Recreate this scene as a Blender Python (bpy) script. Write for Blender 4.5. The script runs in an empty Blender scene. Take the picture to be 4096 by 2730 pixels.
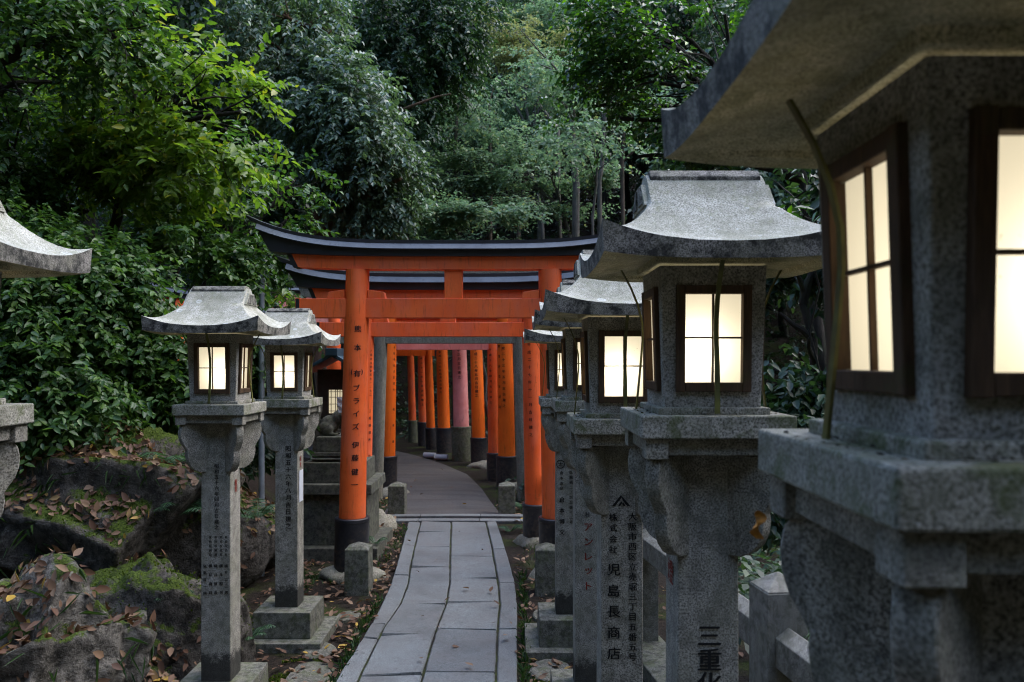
import bpy, bmesh, math, random
import numpy as np
from mathutils import Vector, Matrix
random.seed(5)
R = math.radians
sc = bpy.context.scene
col = sc.collection
CAMZ, F, HX, HY = 1.65, 3137.0, 2048.0, 1440.0

def W(px, py, d):
    """measured photo point at depth d -> world metres"""
    return Vector(((px - HX) * d / F, d, CAMZ - (py - HY) * d / F))

# ------------------------------------------------------------------ materials
class NT:
    def __init__(s, name):
        s.m = bpy.data.materials.new(name); s.m.use_nodes = True
        s.t = s.m.node_tree; s.t.nodes.clear()
        s.out = s.n('ShaderNodeOutputMaterial')
    def n(s, typ, **kw):
        nd = s.t.nodes.new(typ)
        for k, v in kw.items():
            if k.startswith('i_'):
                key = k[2:].replace('_', ' ')
                nd.inputs[int(key) if key.isdigit() else key].default_value = v
            else:
                setattr(nd, k, v)
        return nd
    def l(s, a, b): s.t.links.new(a, b)
    def coord(s, scale=1.0, rnd=True):
        tc = s.n('ShaderNodeTexCoord')
        if not rnd: return tc.outputs['Object']
        oi = s.n('ShaderNodeObjectInfo')
        mul = s.n('ShaderNodeVectorMath', operation='SCALE'); mul.inputs[0].default_value = (37.1, 17.3, 23.7)
        s.l(oi.outputs['Random'], mul.inputs['Scale'])
        add = s.n('ShaderNodeVectorMath', operation='ADD')
        s.l(tc.outputs['Object'], add.inputs[0]); s.l(mul.outputs[0], add.inputs[1])
        return add.outputs[0]
    def noise(s, co, scale, detail=4, rough=.55, dist=0):
        nd = s.n('ShaderNodeTexNoise'); nd.inputs['Scale'].default_value = scale
        nd.inputs['Detail'].default_value = detail; nd.inputs['Roughness'].default_value = rough
        nd.inputs['Distortion'].default_value = dist
        s.l(co, nd.inputs['Vector']); return nd.outputs['Fac']
    def ramp(s, fac, stops, interp='LINEAR'):
        nd = s.n('ShaderNodeValToRGB'); cr = nd.color_ramp; cr.interpolation = interp
        while len(cr.elements) < len(stops): cr.elements.new(.5)
        for e, (p, c) in zip(cr.elements, stops):
            e.position = p; e.color = (c if len(c) == 4 else (*c, 1)) if not isinstance(c, (int, float)) else (c, c, c, 1)
        s.l(fac, nd.inputs['Fac']); return nd.outputs['Color']
    def mix(s, fac, a, b, mode='MIX'):
        nd = s.n('ShaderNodeMix', data_type='RGBA', blend_type=mode)
        if isinstance(fac, (int, float)): nd.inputs[0].default_value = fac
        else: s.l(fac, nd.inputs[0])
        for v, i in ((a, 6), (b, 7)):
            if isinstance(v, tuple): nd.inputs[i].default_value = v if len(v) == 4 else (*v, 1)
            else: s.l(v, nd.inputs[i])
        return nd.outputs[2]
    def math(s, op, a, b=0.0):
        nd = s.n('ShaderNodeMath', operation=op)
        for v, i in ((a, 0), (b, 1)):
            if isinstance(v, (int, float)): nd.inputs[i].default_value = v
            else: s.l(v, nd.inputs[i])
        return nd.outputs[0]
    def bump(s, h, strength=.4, dist=.01):
        nd = s.n('ShaderNodeBump'); nd.inputs['Strength'].default_value = strength; nd.inputs['Distance'].default_value = dist
        s.l(h, nd.inputs['Height']); return nd.outputs['Normal']
    def bsdf(s, colr, rough=.7, spec=.5, normal=None, metal=0.0):
        b = s.n('ShaderNodeBsdfPrincipled')
        for v, k in ((colr, 'Base Color'), (rough, 'Roughness'), (metal, 'Metallic')):
            if isinstance(v, tuple): b.inputs[k].default_value = v if len(v) == 4 else (*v, 1)
            elif isinstance(v, (int, float)): b.inputs[k].default_value = v
            else: s.l(v, b.inputs[k])
        b.inputs['Specular IOR Level'].default_value = spec
        if normal is not None: s.l(normal, b.inputs['Normal'])
        return b
    def done(s, sh):
        s.l(sh.outputs[0] if hasattr(sh, 'outputs') else sh, s.out.inputs['Surface']); return s.m

def stone(name, lo, hi, lichen=.35, stain=.3, stain_col=(.03, .03, .026), moss=0.0, grain=330, basez=None, streak=False):
    w_ = (1.06, 1.0, .90); lo = tuple(x * y for x, y in zip(lo, w_)); hi = tuple(x * y for x, y in zip(hi, w_))
    t = NT(name); co = t.coord()
    g = t.noise(co, grain, 2, .6)
    c = t.ramp(g, [(.35, tuple(x * .36 for x in lo)), (.44, lo), (.57, hi), (.68, tuple(min(1, x * 1.2) for x in hi))])
    big = t.noise(co, 9, 5, .6)
    c = t.mix(t.ramp(big, [(.35, 0), (.68, 1)]), c, t.mix(.6, c, (.17, .168, .115)), 'MIX')
    mpv = t.n('ShaderNodeMapping'); mpv.inputs['Scale'].default_value = (1, 1, .16); t.l(co, mpv.inputs['Vector'])
    run = t.noise(mpv.outputs[0], 22, 5, .7)
    c = t.mix(t.ramp(run, [(.52, 0), (.68, .38)]), c, t.mix(.75, c, (.045, .043, .035)))
    if lichen:
        l = t.noise(co, 46, 5, .7)
        c = t.mix(t.ramp(l, [(.56, 0), (.66, lichen)]), c, (.24, .25, .16))
        l2 = t.noise(co, 90, 3, .6, .5)
        c = t.mix(t.ramp(l2, [(.66, 0), (.70, lichen)]), c, (.55, .57, .56))
    if lichen > .5:
        vo = t.n('ShaderNodeTexVoronoi'); vo.inputs['Scale'].default_value = 17; t.l(co, vo.inputs['Vector'])
        sel = t.n('ShaderNodeSeparateColor'); t.l(vo.outputs['Color'], sel.inputs[0])
        ring = t.ramp(t.math('ADD', vo.outputs['Distance'], t.math('MULTIPLY', t.noise(co, 160, 3), .12)), [(.10, .25), (.20, .35), (.26, .9), (.31, 0)])
        c = t.mix(t.math('MULTIPLY', ring, t.ramp(sel.outputs[0], [(.74, 0), (.78, .75)])), c, (.66, .69, .70))
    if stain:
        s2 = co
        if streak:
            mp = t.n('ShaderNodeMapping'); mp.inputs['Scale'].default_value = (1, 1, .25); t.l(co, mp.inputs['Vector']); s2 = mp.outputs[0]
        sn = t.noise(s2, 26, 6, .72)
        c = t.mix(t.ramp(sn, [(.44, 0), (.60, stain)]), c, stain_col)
    if moss:
        mn = t.noise(co, 14, 5, .7)
        c = t.mix(t.ramp(mn, [(.5, 0), (.62, moss)]), c, (.065, .085, .018))
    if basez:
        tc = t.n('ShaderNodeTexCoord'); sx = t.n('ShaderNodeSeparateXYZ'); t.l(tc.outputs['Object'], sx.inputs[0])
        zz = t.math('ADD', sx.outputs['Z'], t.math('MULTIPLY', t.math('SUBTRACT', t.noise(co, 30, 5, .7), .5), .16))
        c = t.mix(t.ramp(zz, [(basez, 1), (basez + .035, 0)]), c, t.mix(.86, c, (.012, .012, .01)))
    h = t.math('ADD', t.math('MULTIPLY', g, .5), t.noise(co, 60, 4, .7))
    return t.done(t.bsdf(c, .82, .3, t.bump(h, .35, .003)))

M = {}
M['stone'] = stone('granite', (.25, .25, .25), (.44, .44, .45), .3, .3, grain=240)
M['stone_dark'] = stone('granite_weathered', (.175, .17, .16), (.325, .32, .305), .25, .5, (.05, .05, .04), grain=240)
M['roof'] = stone('roof_stone', (.29, .30, .285), (.50, .515, .50), .75, .38, (.15, .16, .10))
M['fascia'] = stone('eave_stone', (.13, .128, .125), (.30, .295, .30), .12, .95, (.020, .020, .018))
M['soffit'] = stone('soffit_glow_stone', (.42, .39, .26), (.62, .58, .42), .2, .25, (.2, .19, .05), .3)  # pale yellow holds the lantern glow under the eaves in its colour
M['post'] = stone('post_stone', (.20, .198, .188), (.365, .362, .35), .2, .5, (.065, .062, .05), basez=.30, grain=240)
M['ledge'] = stone('ledge_stone', (.22, .22, .21), (.40, .40, .385), .35, .45, (.055, .06, .028), .65, grain=240)
M['plinth'] = stone('plinth_stone', (.09, .09, .085), (.20, .205, .20), .3, .7, (.02, .022, .014), .4)
M['fence'] = stone('fence_stone', (.17, .17, .17), (.34, .345, .35), .2, .5, (.04, .04, .03))
M['flag'] = stone('flagstone', (.07, .07, .068), (.16, .155, .15), .1, .5, (.03, .03, .02), .5, 140)
M['altar'] = stone('altar_stone', (.04, .04, .037), (.095, .095, .088), .15, .7, (.02, .02, .015), .2)
M['concrete'] = stone('old_concrete', (.17, .16, .14), (.27, .255, .225), .15, .5, (.08, .08, .055), .15, 160, streak=True)
M['rock'] = None
def make_rock(name, a, b, mossk):
    t = NT(name); co = t.coord()
    n1 = t.noise(co, 3.5, 8, .65); n2 = t.noise(co, 22, 8, .7); n3 = t.noise(co, 90, 4, .7)
    c = t.ramp(n1, [(.3, a), (.5, tuple((x + y) / 2 for x, y in zip(a, b))), (.7, b)])
    c = t.mix(t.ramp(n2, [(.40, .85), (.6, 0)]), c, (.016, .014, .011))
    c = t.mix(t.ramp(n3, [(.6, 0), (.7, .45)]), c, (.36, .35, .32))
    geo = t.n('ShaderNodeNewGeometry'); sx = t.n('ShaderNodeSeparateXYZ'); t.l(geo.outputs['Normal'], sx.inputs[0])
    mk = t.math('ADD', t.math('MULTIPLY', sx.outputs['Z'], .22), t.noise(co, 6.5, 6, .72))
    c = t.mix(t.ramp(mk, [(.68 - mossk * .2, 0), (.74 - mossk * .2, 1)]), c, t.ramp(t.noise(co, 130, 3, .6), [(.3, (.018, .03, .005)), (.7, (.10, .145, .016))]))
    h = t.math('ADD', n2, t.math('MULTIPLY', n3, .6))
    return t.done(t.bsdf(c, .9, .25, t.bump(h, .9, .03)))
M['rock'] = make_rock('rock', (.045, .038, .030), (.19, .17, .145), .38)
M['rock_pale'] = make_rock('rock_pale', (.09, .08, .066), (.31, .285, .245), .2)

def paint(name, c1, c2, spec=.4, rough=.5, fade=0.0, fadecol=(.5, .12, .10)):
    t = NT(name); co = t.coord()
    n = t.noise(co, 5, 6, .6)
    c = t.ramp(n, [(.35, c1), (.65, c2)])
    if fade:
        mp = t.n('ShaderNodeMapping'); mp.inputs['Scale'].default_value = (1, 1, .3); t.l(co, mp.inputs['Vector'])
        c = t.mix(t.ramp(t.noise(mp.outputs[0], 7, 5, .6), [(.45, 0), (.65, fade)]), c, fadecol)
    mp2 = t.n('ShaderNodeMapping'); mp2.inputs['Scale'].default_value = (1, 1, .12); t.l(co, mp2.inputs['Vector'])
    d = t.noise(mp2.outputs[0], 45, 5, .7)
    c = t.mix(t.ramp(d, [(.55, 0), (.72, .6)]), c, tuple(x * .35 for x in c1))
    tc = t.n('ShaderNodeTexCoord'); sx = t.n('ShaderNodeSeparateXYZ'); t.l(tc.outputs['Object'], sx.inputs[0])
    zz = t.math('ADD', sx.outputs['Z'], t.math('MULTIPLY', t.noise(co, 9, 6, .7), 1.1))
    gr_ = t.math('MULTIPLY', t.ramp(zz, [(.72, 1), (1.0, 0)]), t.ramp(t.noise(co, 30, 5, .7), [(.42, 0), (.62, .65)]))
    c = t.mix(gr_, c, (.10, .075, .055))
    c = t.mix(t.ramp(t.noise(co, 70, 4, .7), [(.64, 0), (.70, .5)]), c, tuple(x * .45 for x in c1))
    return t.done(t.bsdf(c, rough, spec, t.bump(t.math('ADD', t.noise(co, 40, 4), t.math('MULTIPLY', d, .6)), .12, .004)))
M['verm'] = paint('vermilion', (.85, .115, .020), (.93, .155, .030), fade=.35, fadecol=(.66, .17, .11))
M['verm_bright'] = paint('vermilion_light_boost', (.90, .135, .008), (.95, .17, .012))  # brighter vermilion, lifted to make up for light missing in the tunnel
M['pink'] = paint('faded_vermilion', (.68, .22, .19), (.78, .31, .27), .3, .6)
M['black'] = paint('black_lacquer', (.010, .010, .013), (.020, .020, .025), .5, .42)
M['slate'] = paint('black_metal_roof', (.05, .062, .085), (.08, .10, .13), .25, .55)
M['base_green'] = stone('sleeve_concrete', (.06, .065, .045), (.16, .16, .12), .2, .6, (.03, .035, .02), .4, 120)

def simple(name, c, rough=.6, spec=.4, metal=0.0, var=.35, scale=20):
    t = NT(name); co = t.coord()
    cc = t.ramp(t.noise(co, scale, 5, .6), [(.3, tuple(x * (1 - var) for x in c)), (.7, tuple(min(1, x * (1 + var)) for x in c))])
    return t.done(t.bsdf(cc, rough, spec, None, metal))
def wood(name, c):
    t = NT(name); co = t.coord()
    mp = t.n('ShaderNodeMapping'); mp.inputs['Scale'].default_value = (14, 14, 1.2); t.l(co, mp.inputs['Vector'])
    n = t.noise(mp.outputs[0], 14, 5, .65, .6)
    cc = t.ramp(n, [(.3, tuple(x * .5 for x in c)), (.7, tuple(x * 1.4 for x in c))])
    g = t.noise(co, 18, 4, .6)
    cc = t.mix(t.ramp(g, [(.55, 0), (.7, .45)]), cc, (.055, .06, .015))
    return t.done(t.bsdf(cc, .7, .3, t.bump(n, .3, .002)))
M['frame'] = wood('dark_wood', (.075, .042, .022))
M['bamboo'] = simple('bamboo', (.085, .085, .018), .5, .4, 0, .5, 30)
M['ink'] = simple('ink', (.012, .012, .012), .8, .2, 0, .3)
M['ink_soft'] = simple('worn_ink', (.045, .045, .045), .8, .2, 0, .4)
M['ink_red'] = simple('red_ink', (.17, .022, .014), .8, .2, 0, .3)
M['paper'] = simple('white_paper', (.50, .52, .56), .8, .2, 0, .06)
M['pipe'] = simple('white_pipe', (.36, .36, .38), .6, .3, 0, .15, 9)
M['galv'] = simple('galvanised_steel', (.26, .29, .32), .45, .5, .5, .2, 14)
M['blueroof'] = simple('blue_metal_roof', (.025, .06, .085), .35, .5, .2, .25, 12)
M['darkwood'] = simple('dark_timber', (.03, .024, .018), .7, .3)
M['stoneblock'] = stone('foundation_stone', (.16, .15, .13), (.33, .31, .27), .3, .3, (.05, .045, .035), .25, 140)
def bark(name, c):
    t = NT(name); co = t.coord()
    mp = t.n('ShaderNodeMapping'); mp.inputs['Scale'].default_value = (1, 1, .2); t.l(co, mp.inputs['Vector'])
    n = t.noise(mp.outputs[0], 24, 6, .7); g = t.noise(co, 5, 5, .6)
    cc = t.ramp(n, [(.3, tuple(x * .35 for x in c)), (.7, tuple(x * 1.35 for x in c))])
    cc = t.mix(t.ramp(g, [(.5, 0), (.68, .6)]), cc, (.05, .06, .03))
    return t.done(t.bsdf(cc, .9, .2, t.bump(n, .8, .02)))
M['bark'] = bark('bark_brown', (.085, .062, .045)); M['bark_grey'] = bark('bark_grey', (.10, .09, .076))
M['bark_dark'] = bark('bark_dark', (.03, .025, .02))
M['cedar'] = bark('bark_cedar', (.13, .075, .045))

def leaf(name, c1, c2, c3, trans=.35, rough=.35, spec=.5, tcol=(1.3, 1.5, .6), rare=None):
    t = NT(name); geo = t.n('ShaderNodeNewGeometry')
    r = geo.outputs['Random Per Island']
    c = t.ramp(r, [(0, c1), (.5, c2), (.93 if rare else 1, c3)] + ([(.97, rare)] if rare else []))
    co = t.coord(); big = t.noise(co, 1.3, 3, .5)
    c = t.mix(t.ramp(big, [(.35, .45), (.65, 0)]), c, t.mix(1.0, c, (.55, .62, .62), 'MULTIPLY'))
    b = t.bsdf(c, rough, spec)
    tr = t.n('ShaderNodeBsdfTranslucent')
    t.l(t.mix(1.0, c, tcol or (1.5, 1.7, .6), 'MULTIPLY'), tr.inputs['Color'])
    mx = t.n('ShaderNodeMixShader'); mx.inputs[0].default_value = trans
    t.l(b.outputs[0], mx.inputs[1]); t.l(tr.outputs[0], mx.inputs[2])
    return t.done(mx)
M['leaf_bright'] = leaf('leaves_bright', (.075, .14, .022), (.12, .205, .03), (.20, .28, .04), .45, .42, .4, rare=(.30, .30, .03))
M['leaf_shrub'] = leaf('leaves_shrub', (.032, .08, .026), (.052, .115, .03), (.10, .175, .036), .36, .4, .38)
M['leaf_blue'] = leaf('leaves_bluish', (.065, .105, .08), (.10, .155, .115), (.14, .205, .12), .3, .38, .5)
M['leaf_dark'] = leaf('leaves_dark', (.02, .044, .028), (.032, .068, .036), (.055, .10, .042), .3, .42, .4)
M['leaf_maple'] = leaf('leaves_maple', (.125, .20, .125), (.18, .265, .165), (.25, .325, .19), .42, .5, .3, (1.05, 1.25, .9), rare=(.34, .34, .14))
M['leaf_maple_gold'] = leaf('leaves_maple_gold', (.20, .24, .12), (.27, .28, .12), (.34, .30, .12), .4, .5, .3, (1.05, 1.15, .8))
M['leaf_right'] = leaf('leaves_right', (.02, .058, .018), (.034, .088, .02), (.06, .13, .02), .36, .3, .6, rare=(.16, .32, .02))
M['leaf_fern'] = leaf('fern_fronds', (.03, .075, .035), (.045, .105, .05), (.06, .13, .05), .3, .5, .35)
M['leaf_grass'] = leaf('grass_blades', (.02, .05, .014), (.035, .08, .02), (.06, .11, .025), .3, .45, .4)
M['litter'] = leaf('fallen_leaves', (.075, .035, .02), (.16, .085, .05), (.26, .165, .10), .15, .6, .3, (1.2, 1.0, .7), rare=(.42, .26, .04))
M['moss'] = leaf('moss_tufts', (.03, .05, .006), (.055, .085, .009), (.095, .13, .012), .3, .8, .1)

def glow(name):
    t = NT(name)
    co = t.coord(); sp = t.noise(co, 120, 2, .5)
    c = t.mix(t.ramp(sp, [(.74, 0), (.78, .6)]), (.86, .80, .66), (.25, .2, .12))
    tr = t.n('ShaderNodeBsdfTranslucent'); t.l(c, tr.inputs['Color'])
    em = t.n('ShaderNodeEmission'); em.inputs['Strength'].default_value = PANE_E
    t.l(t.mix(1.0, c, (1.0, .94, .80), 'MULTIPLY'), em.inputs['Color'])
    ad = t.n('ShaderNodeAddShader'); t.l(tr.outputs[0], ad.inputs[0]); t.l(em.outputs[0], ad.inputs[1])
    gl = t.n('ShaderNodeBsdfGlossy'); gl.inputs['Roughness'].default_value = .06
    fr = t.n('ShaderNodeFresnel'); fr.inputs['IOR'].default_value = 1.5
    mx = t.n('ShaderNodeMixShader'); t.l(fr.outputs[0], mx.inputs[0]); t.l(ad.outputs[0], mx.inputs[1]); t.l(gl.outputs[0], mx.inputs[2])
    return t.done(mx)
PANE_E = .098
M['pane'] = glow('frosted_pane')

def soil():
    t = NT('forest_soil'); tc = t.n('ShaderNodeTexCoord'); co = tc.outputs['Object']
    n1 = t.noise(co, 2.2, 8, .65); n2 = t.noise(co, 30, 6, .7); n3 = t.noise(co, 110, 3, .6)
    c = t.ramp(n2, [(.3, (.008, .006, .004)), (.55, (.024, .017, .012)), (.75, (.055, .04, .028))])
    c = t.mix(t.ramp(n1, [(.5, 0), (.62, .8)]), c, t.ramp(n3, [(.35, (.015, .022, .005)), (.7, (.06, .08, .012))]))
    h = t.math('ADD', n2, t.math('MULTIPLY', n3, .5))
    return t.done(t.bsdf(c, .95, .2, t.bump(h, .8, .03)))
M['soil'] = soil()
def paving():
    t = NT('paving_granite'); tc = t.n('ShaderNodeTexCoord'); co = tc.outputs['Object']
    geo = t.n('ShaderNodeNewGeometry')
    c = t.ramp(t.noise(co, 170, 3, .65), [(.34, (.070, .077, .076)), (.5, (.145, .156, .155)), (.66, (.235, .25, .245))])
    c = t.mix(1.0, c, t.ramp(geo.outputs['Random Per Island'], [(0, (.80, .80, .81)), (1, (1.14, 1.14, 1.13))]), 'MULTIPLY')
    c = t.mix(t.ramp(t.noise(co, 5, 6, .65), [(.42, 0), (.68, .55)]), c, (.12, .11, .105))
    c = t.mix(t.ramp(t.noise(co, 26, 6, .7), [(.55, 0), (.70, .6)]), c, (.055, .05, .042))
    c = t.mix(t.ramp(t.noise(co, 2.1, 5, .7), [(.5, 0), (.72, .6)]), c, (.06, .06, .058))
    return t.done(t.bsdf(c, .62, .4, t.bump(t.noise(co, 120, 4, .7), .3, .004)))
M['paving'] = paving()
def joint():
    t = NT('mossy_joint_earth'); tc = t.n('ShaderNodeTexCoord'); co = tc.outputs['Object']
    c = t.ramp(t.noise(co, 8, 6, .7), [(.42, (.022, .019, .016)), (.56, (.03, .034, .014)), (.68, (.06, .085, .02))])
    return t.done(t.bsdf(c, .95, .2))
M['joint'] = joint()
def asphalt():
    t = NT('worn_asphalt_shadow_bands'); tc = t.n('ShaderNodeTexCoord'); co = tc.outputs['Object']
    c = t.ramp(t.noise(co, 120, 4, .7), [(.36, (.028, .027, .027)), (.55, (.085, .08, .077)), (.70, (.20, .185, .175))])
    c = t.mix(t.ramp(t.noise(co, 2.5, 5, .6), [(.4, 0), (.7, .5)]), c, (.10, .08, .065))
    mp = t.n('ShaderNodeMapping'); mp.inputs['Scale'].default_value = (.5, 3.2, 1); t.l(co, mp.inputs['Vector'])
    c = t.mix(t.ramp(t.noise(mp.outputs[0], 1.6, 5, .65), [(.42, 0), (.66, .6)]), c, (.035, .03, .028))  # dark crosswise bands painted in as shadows of the gate pillars
    return t.done(t.bsdf(c, .8, .3, t.bump(t.noise(co, 90, 5, .75), .6, .01)))
M['asphalt'] = asphalt()

# ------------------------------------------------------------------ mesh helpers
class MB:
    def __init__(s): s.v = []; s.f = []; s.m = []
    def add(s, vs, fs, mi=0):
        o = len(s.v); s.v += [tuple(p) for p in vs]; s.f += [tuple(i + o for i in f) for f in fs]; s.m += [mi] * len(fs); return s
    def hexa(s, b, t, mi=0):
        return s.add(list(b) + list(t), [(3, 2, 1, 0), (4, 5, 6, 7), (0, 1, 5, 4), (1, 2, 6, 5), (2, 3, 7, 6), (3, 0, 4, 7)], mi)
    def box(s, x0, x1, y0, y1, z0, z1, mi=0):
        return s.hexa([(x0, y0, z0), (x1, y0, z0), (x1, y1, z0), (x0, y1, z0)], [(x0, y0, z1), (x1, y0, z1), (x1, y1, z1), (x0, y1, z1)], mi)
    def frus(s, a0, b0, z0, a1, b1, z1, cx=0, cy=0, mi=0):
        return s.hexa([(cx - a0, cy - b0, z0), (cx + a0, cy - b0, z0), (cx + a0, cy + b0, z0), (cx - a0, cy + b0, z0)],
                      [(cx - a1, cy - b1, z1), (cx + a1, cy - b1, z1), (cx + a1, cy + b1, z1), (cx - a1, cy + b1, z1)], mi)
    def tube(s, pts, rad, n=12, mi=0, cap=True):
        pts = [Vector(p) for p in pts]; k = len(pts)
        rad = [rad] * k if isinstance(rad, (int, float)) else rad
        vs = []; u = None
        for i, p in enumerate(pts):
            t = (pts[min(i + 1, k - 1)] - pts[max(i - 1, 0)])
            t = t.normalized() if t.length > 1e-9 else Vector((0, 0, 1))
            if u is None: u = t.orthogonal().normalized()
            u = (u - t * u.dot(t)); u = u.normalized() if u.length > 1e-6 else t.orthogonal().normalized()
            w = t.cross(u)
            for j in range(n):
                a = 2 * math.pi * j / n; vs.append(p + (u * math.cos(a) + w * math.sin(a)) * rad[i])
        fs = [(i * n + j, i * n + (j + 1) % n, (i + 1) * n + (j + 1) % n, (i + 1) * n + j) for i in range(k - 1) for j in range(n)]
        if cap: fs += [tuple(range(n - 1, -1, -1)), tuple((k - 1) * n + j for j in range(n))]
        return s.add(vs, fs, mi)
    def prism(s, poly, axis, a, b, mi=0):
        """extrude a 2-D polygon (counter-clockwise) between a and b along an axis (x: poly=(y,z), y: poly=(x,z), z: poly=(x,y))"""
        n = len(poly)
        f = {'x': lambda p, t: (t, p[0], p[1]), 'y': lambda p, t: (p[0], t, p[1]), 'z': lambda p, t: (p[0], p[1], t)}[axis]
        vs = [f(p, a) for p in poly] + [f(p, b) for p in poly]
        fs = [tuple(range(n)), tuple(range(2 * n - 1, n - 1, -1))] + [(i, i + n, (i + 1) % n + n, (i + 1) % n) for i in range(n)]
        return s.add(vs, fs, mi)
    def mesh(s, name, mats, bevel=0.0, smooth=False, seg=2, ang=30):
        me = bpy.data.meshes.new(name); me.from_pydata(s.v, [], s.f)
        for m in (mats if isinstance(mats, (list, tuple)) else [mats]): me.materials.append(m)
        me.polygons.foreach_set('material_index', s.m)
        bm = bmesh.new(); bm.from_mesh(me)
        bmesh.ops.recalc_face_normals(bm, faces=bm.faces)
        if bevel:
            es = [e for e in bm.edges if len(e.link_faces) == 2 and e.calc_face_angle(0) > R(ang)]
            bmesh.ops.bevel(bm, geom=es, offset=bevel, segments=seg, profile=.5, affect='EDGES', clamp_overlap=True)
        if smooth:
            for f in bm.faces: f.smooth = True
            for e in bm.edges:
                if len(e.link_faces) == 2 and e.calc_face_angle(0) > R(38): e.smooth = False
        bm.to_mesh(me); bm.free(); return me
    def build(s, name, mats, parent=None, loc=(0, 0, 0), **kw):
        return place(name, s.mesh(name, mats, **kw), parent, loc)

def place(name, me, parent=None, loc=(0, 0, 0), rot=(0, 0, 0)):
    o = bpy.data.objects.new(name, me); col.objects.link(o)
    o.location = loc; o.rotation_euler = rot
    if parent is not None: o.parent = parent
    return o
def tag(o, label, cat, group=None, kind=None):
    if label: o['label'] = label
    if cat: o['category'] = cat
    if group: o['group'] = group
    if kind: o['kind'] = kind
    return o
def thing(name, label, cat, loc=(0, 0, 0), rz=0, group=None):
    o = bpy.data.objects.new(name, None); col.objects.link(o); o.empty_display_size = .1
    o.location = loc; o.rotation_euler = (0, 0, rz)
    return tag(o, label, cat, group)

# ------------------------------------------------------------------ lettering
def text_data(rows, bold=0.0):
    """rows: [(char, u, v, size)] in the writing plane -> verts (u,v) and faces"""
    V = []; Fc = []
    for ch, u, v, size in rows:
        if ch in ' \u3000': continue
        cu = bpy.data.curves.new('letter', 'FONT'); cu.body = ch; cu.size = 1.0; cu.align_x = 'CENTER'; cu.align_y = 'CENTER'
        cu.offset = bold; cu.resolution_u = 2
        ob = bpy.data.objects.new('letter', cu); col.objects.link(ob)
        dg = bpy.context.evaluated_depsgraph_get()
        me = bpy.data.meshes.new_from_object(ob.evaluated_get(dg))
        n = len(me.vertices)
        if n:
            cs = np.zeros(n * 3); me.vertices.foreach_get('co', cs); cs = cs.reshape(-1, 3)
            mn, mx = cs.min(0), cs.max(0); c = (mn + mx) / 2
            o = len(V)
            for q, (du, dv_) in enumerate(((0, 0), (.022, .008), (-.022, -.008))):      # three passes of the brush give the stroke its weight
                V += [((p[0] - c[0] + du) * size + u, (p[1] - c[1] + dv_) * size * .95 + v, q) for p in cs]
                Fc += [tuple(i + o + q * n for i in p.vertices) for p in me.polygons]
        bpy.data.objects.remove(ob); bpy.data.curves.remove(cu); bpy.data.meshes.remove(me)
    return V, Fc
def column(s, u, vtop, vbot, size):
    n = len(s); st = (vtop - vbot) / max(1, n - 1)
    return [(c, u, vtop - i * st, size) for i, c in enumerate(s)]
def lettering(rows, mat, parent, fn, name='lettering', extra=None, cut=0):
    V, Fc = text_data(rows)
    if cut:                                              # slice finely so that the strokes can follow a round pillar
        bm = bmesh.new(); vv = [bm.verts.new((u, q, v)) for u, v, q in V]
        for f in Fc:
            try: bm.faces.new([vv[i] for i in f])
            except ValueError: pass
        bmesh.ops.triangulate(bm, faces=bm.faces[:])
        lo_, hi_ = min(p[0] for p in V), max(p[0] for p in V); q = lo_ + cut
        while q < hi_:
            bmesh.ops.bisect_plane(bm, geom=bm.verts[:] + bm.edges[:] + bm.faces[:], plane_co=(q, 0, 0), plane_no=(1, 0, 0)); q += cut
        bm.verts.index_update(); V = [(v.co.x, v.co.z, v.co.y) for v in bm.verts]; Fc = [tuple(v.index for v in f.verts) for f in bm.faces]; bm.free()
    if extra: 
        o = len(V); V += [(*p, 0) for p in extra[0]]; Fc += [tuple(i + o for i in f) for f in extra[1]]
    def put(u, v, q):
        p = Vector(fn(u, v)); n = (Vector(fn(u + 1e-3, v)) - p).cross(Vector(fn(u, v + 1e-3)) - p); return p + n.normalized() * (q * .00025)
    me = bpy.data.meshes.new(name); me.from_pydata([put(*p) for p in V], [], Fc); me.materials.append(mat)
    return place(name, me, parent)

# ------------------------------------------------------------------ stone lanterns
def prof(pts):
    xs = [p[0] for p in pts]; ys = [p[1] for p in pts]
    def f(t):
        # smooth (cosine-free) monotone interpolation through a finer resampling
        return float(np.interp(t, XS, YS))
    XS = np.linspace(xs[0], xs[-1], 80)
    k = len(xs); A = np.array(xs); B = np.array(ys)
    m = np.gradient(B, A)
    YS = []
    for x in XS:
        i = min(max(np.searchsorted(A, x) - 1, 0), k - 2); h = A[i + 1] - A[i]; t = (x - A[i]) / h
        YS.append((2*t**3-3*t*t+1)*B[i] + (t**3-2*t*t+t)*h*m[i] + (-2*t**3+3*t*t)*B[i+1] + (t**3-t*t)*h*m[i+1])
    YS = np.array(YS)
    return f
zf = prof([(0, .535), (.04, .510), (.075, .470), (.109, .437), (.16, .394), (.205, .364), (.25, .345)])
zs = prof([(.137, .437), (.165, .404), (.205, .368), (.25, .345)])
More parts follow.
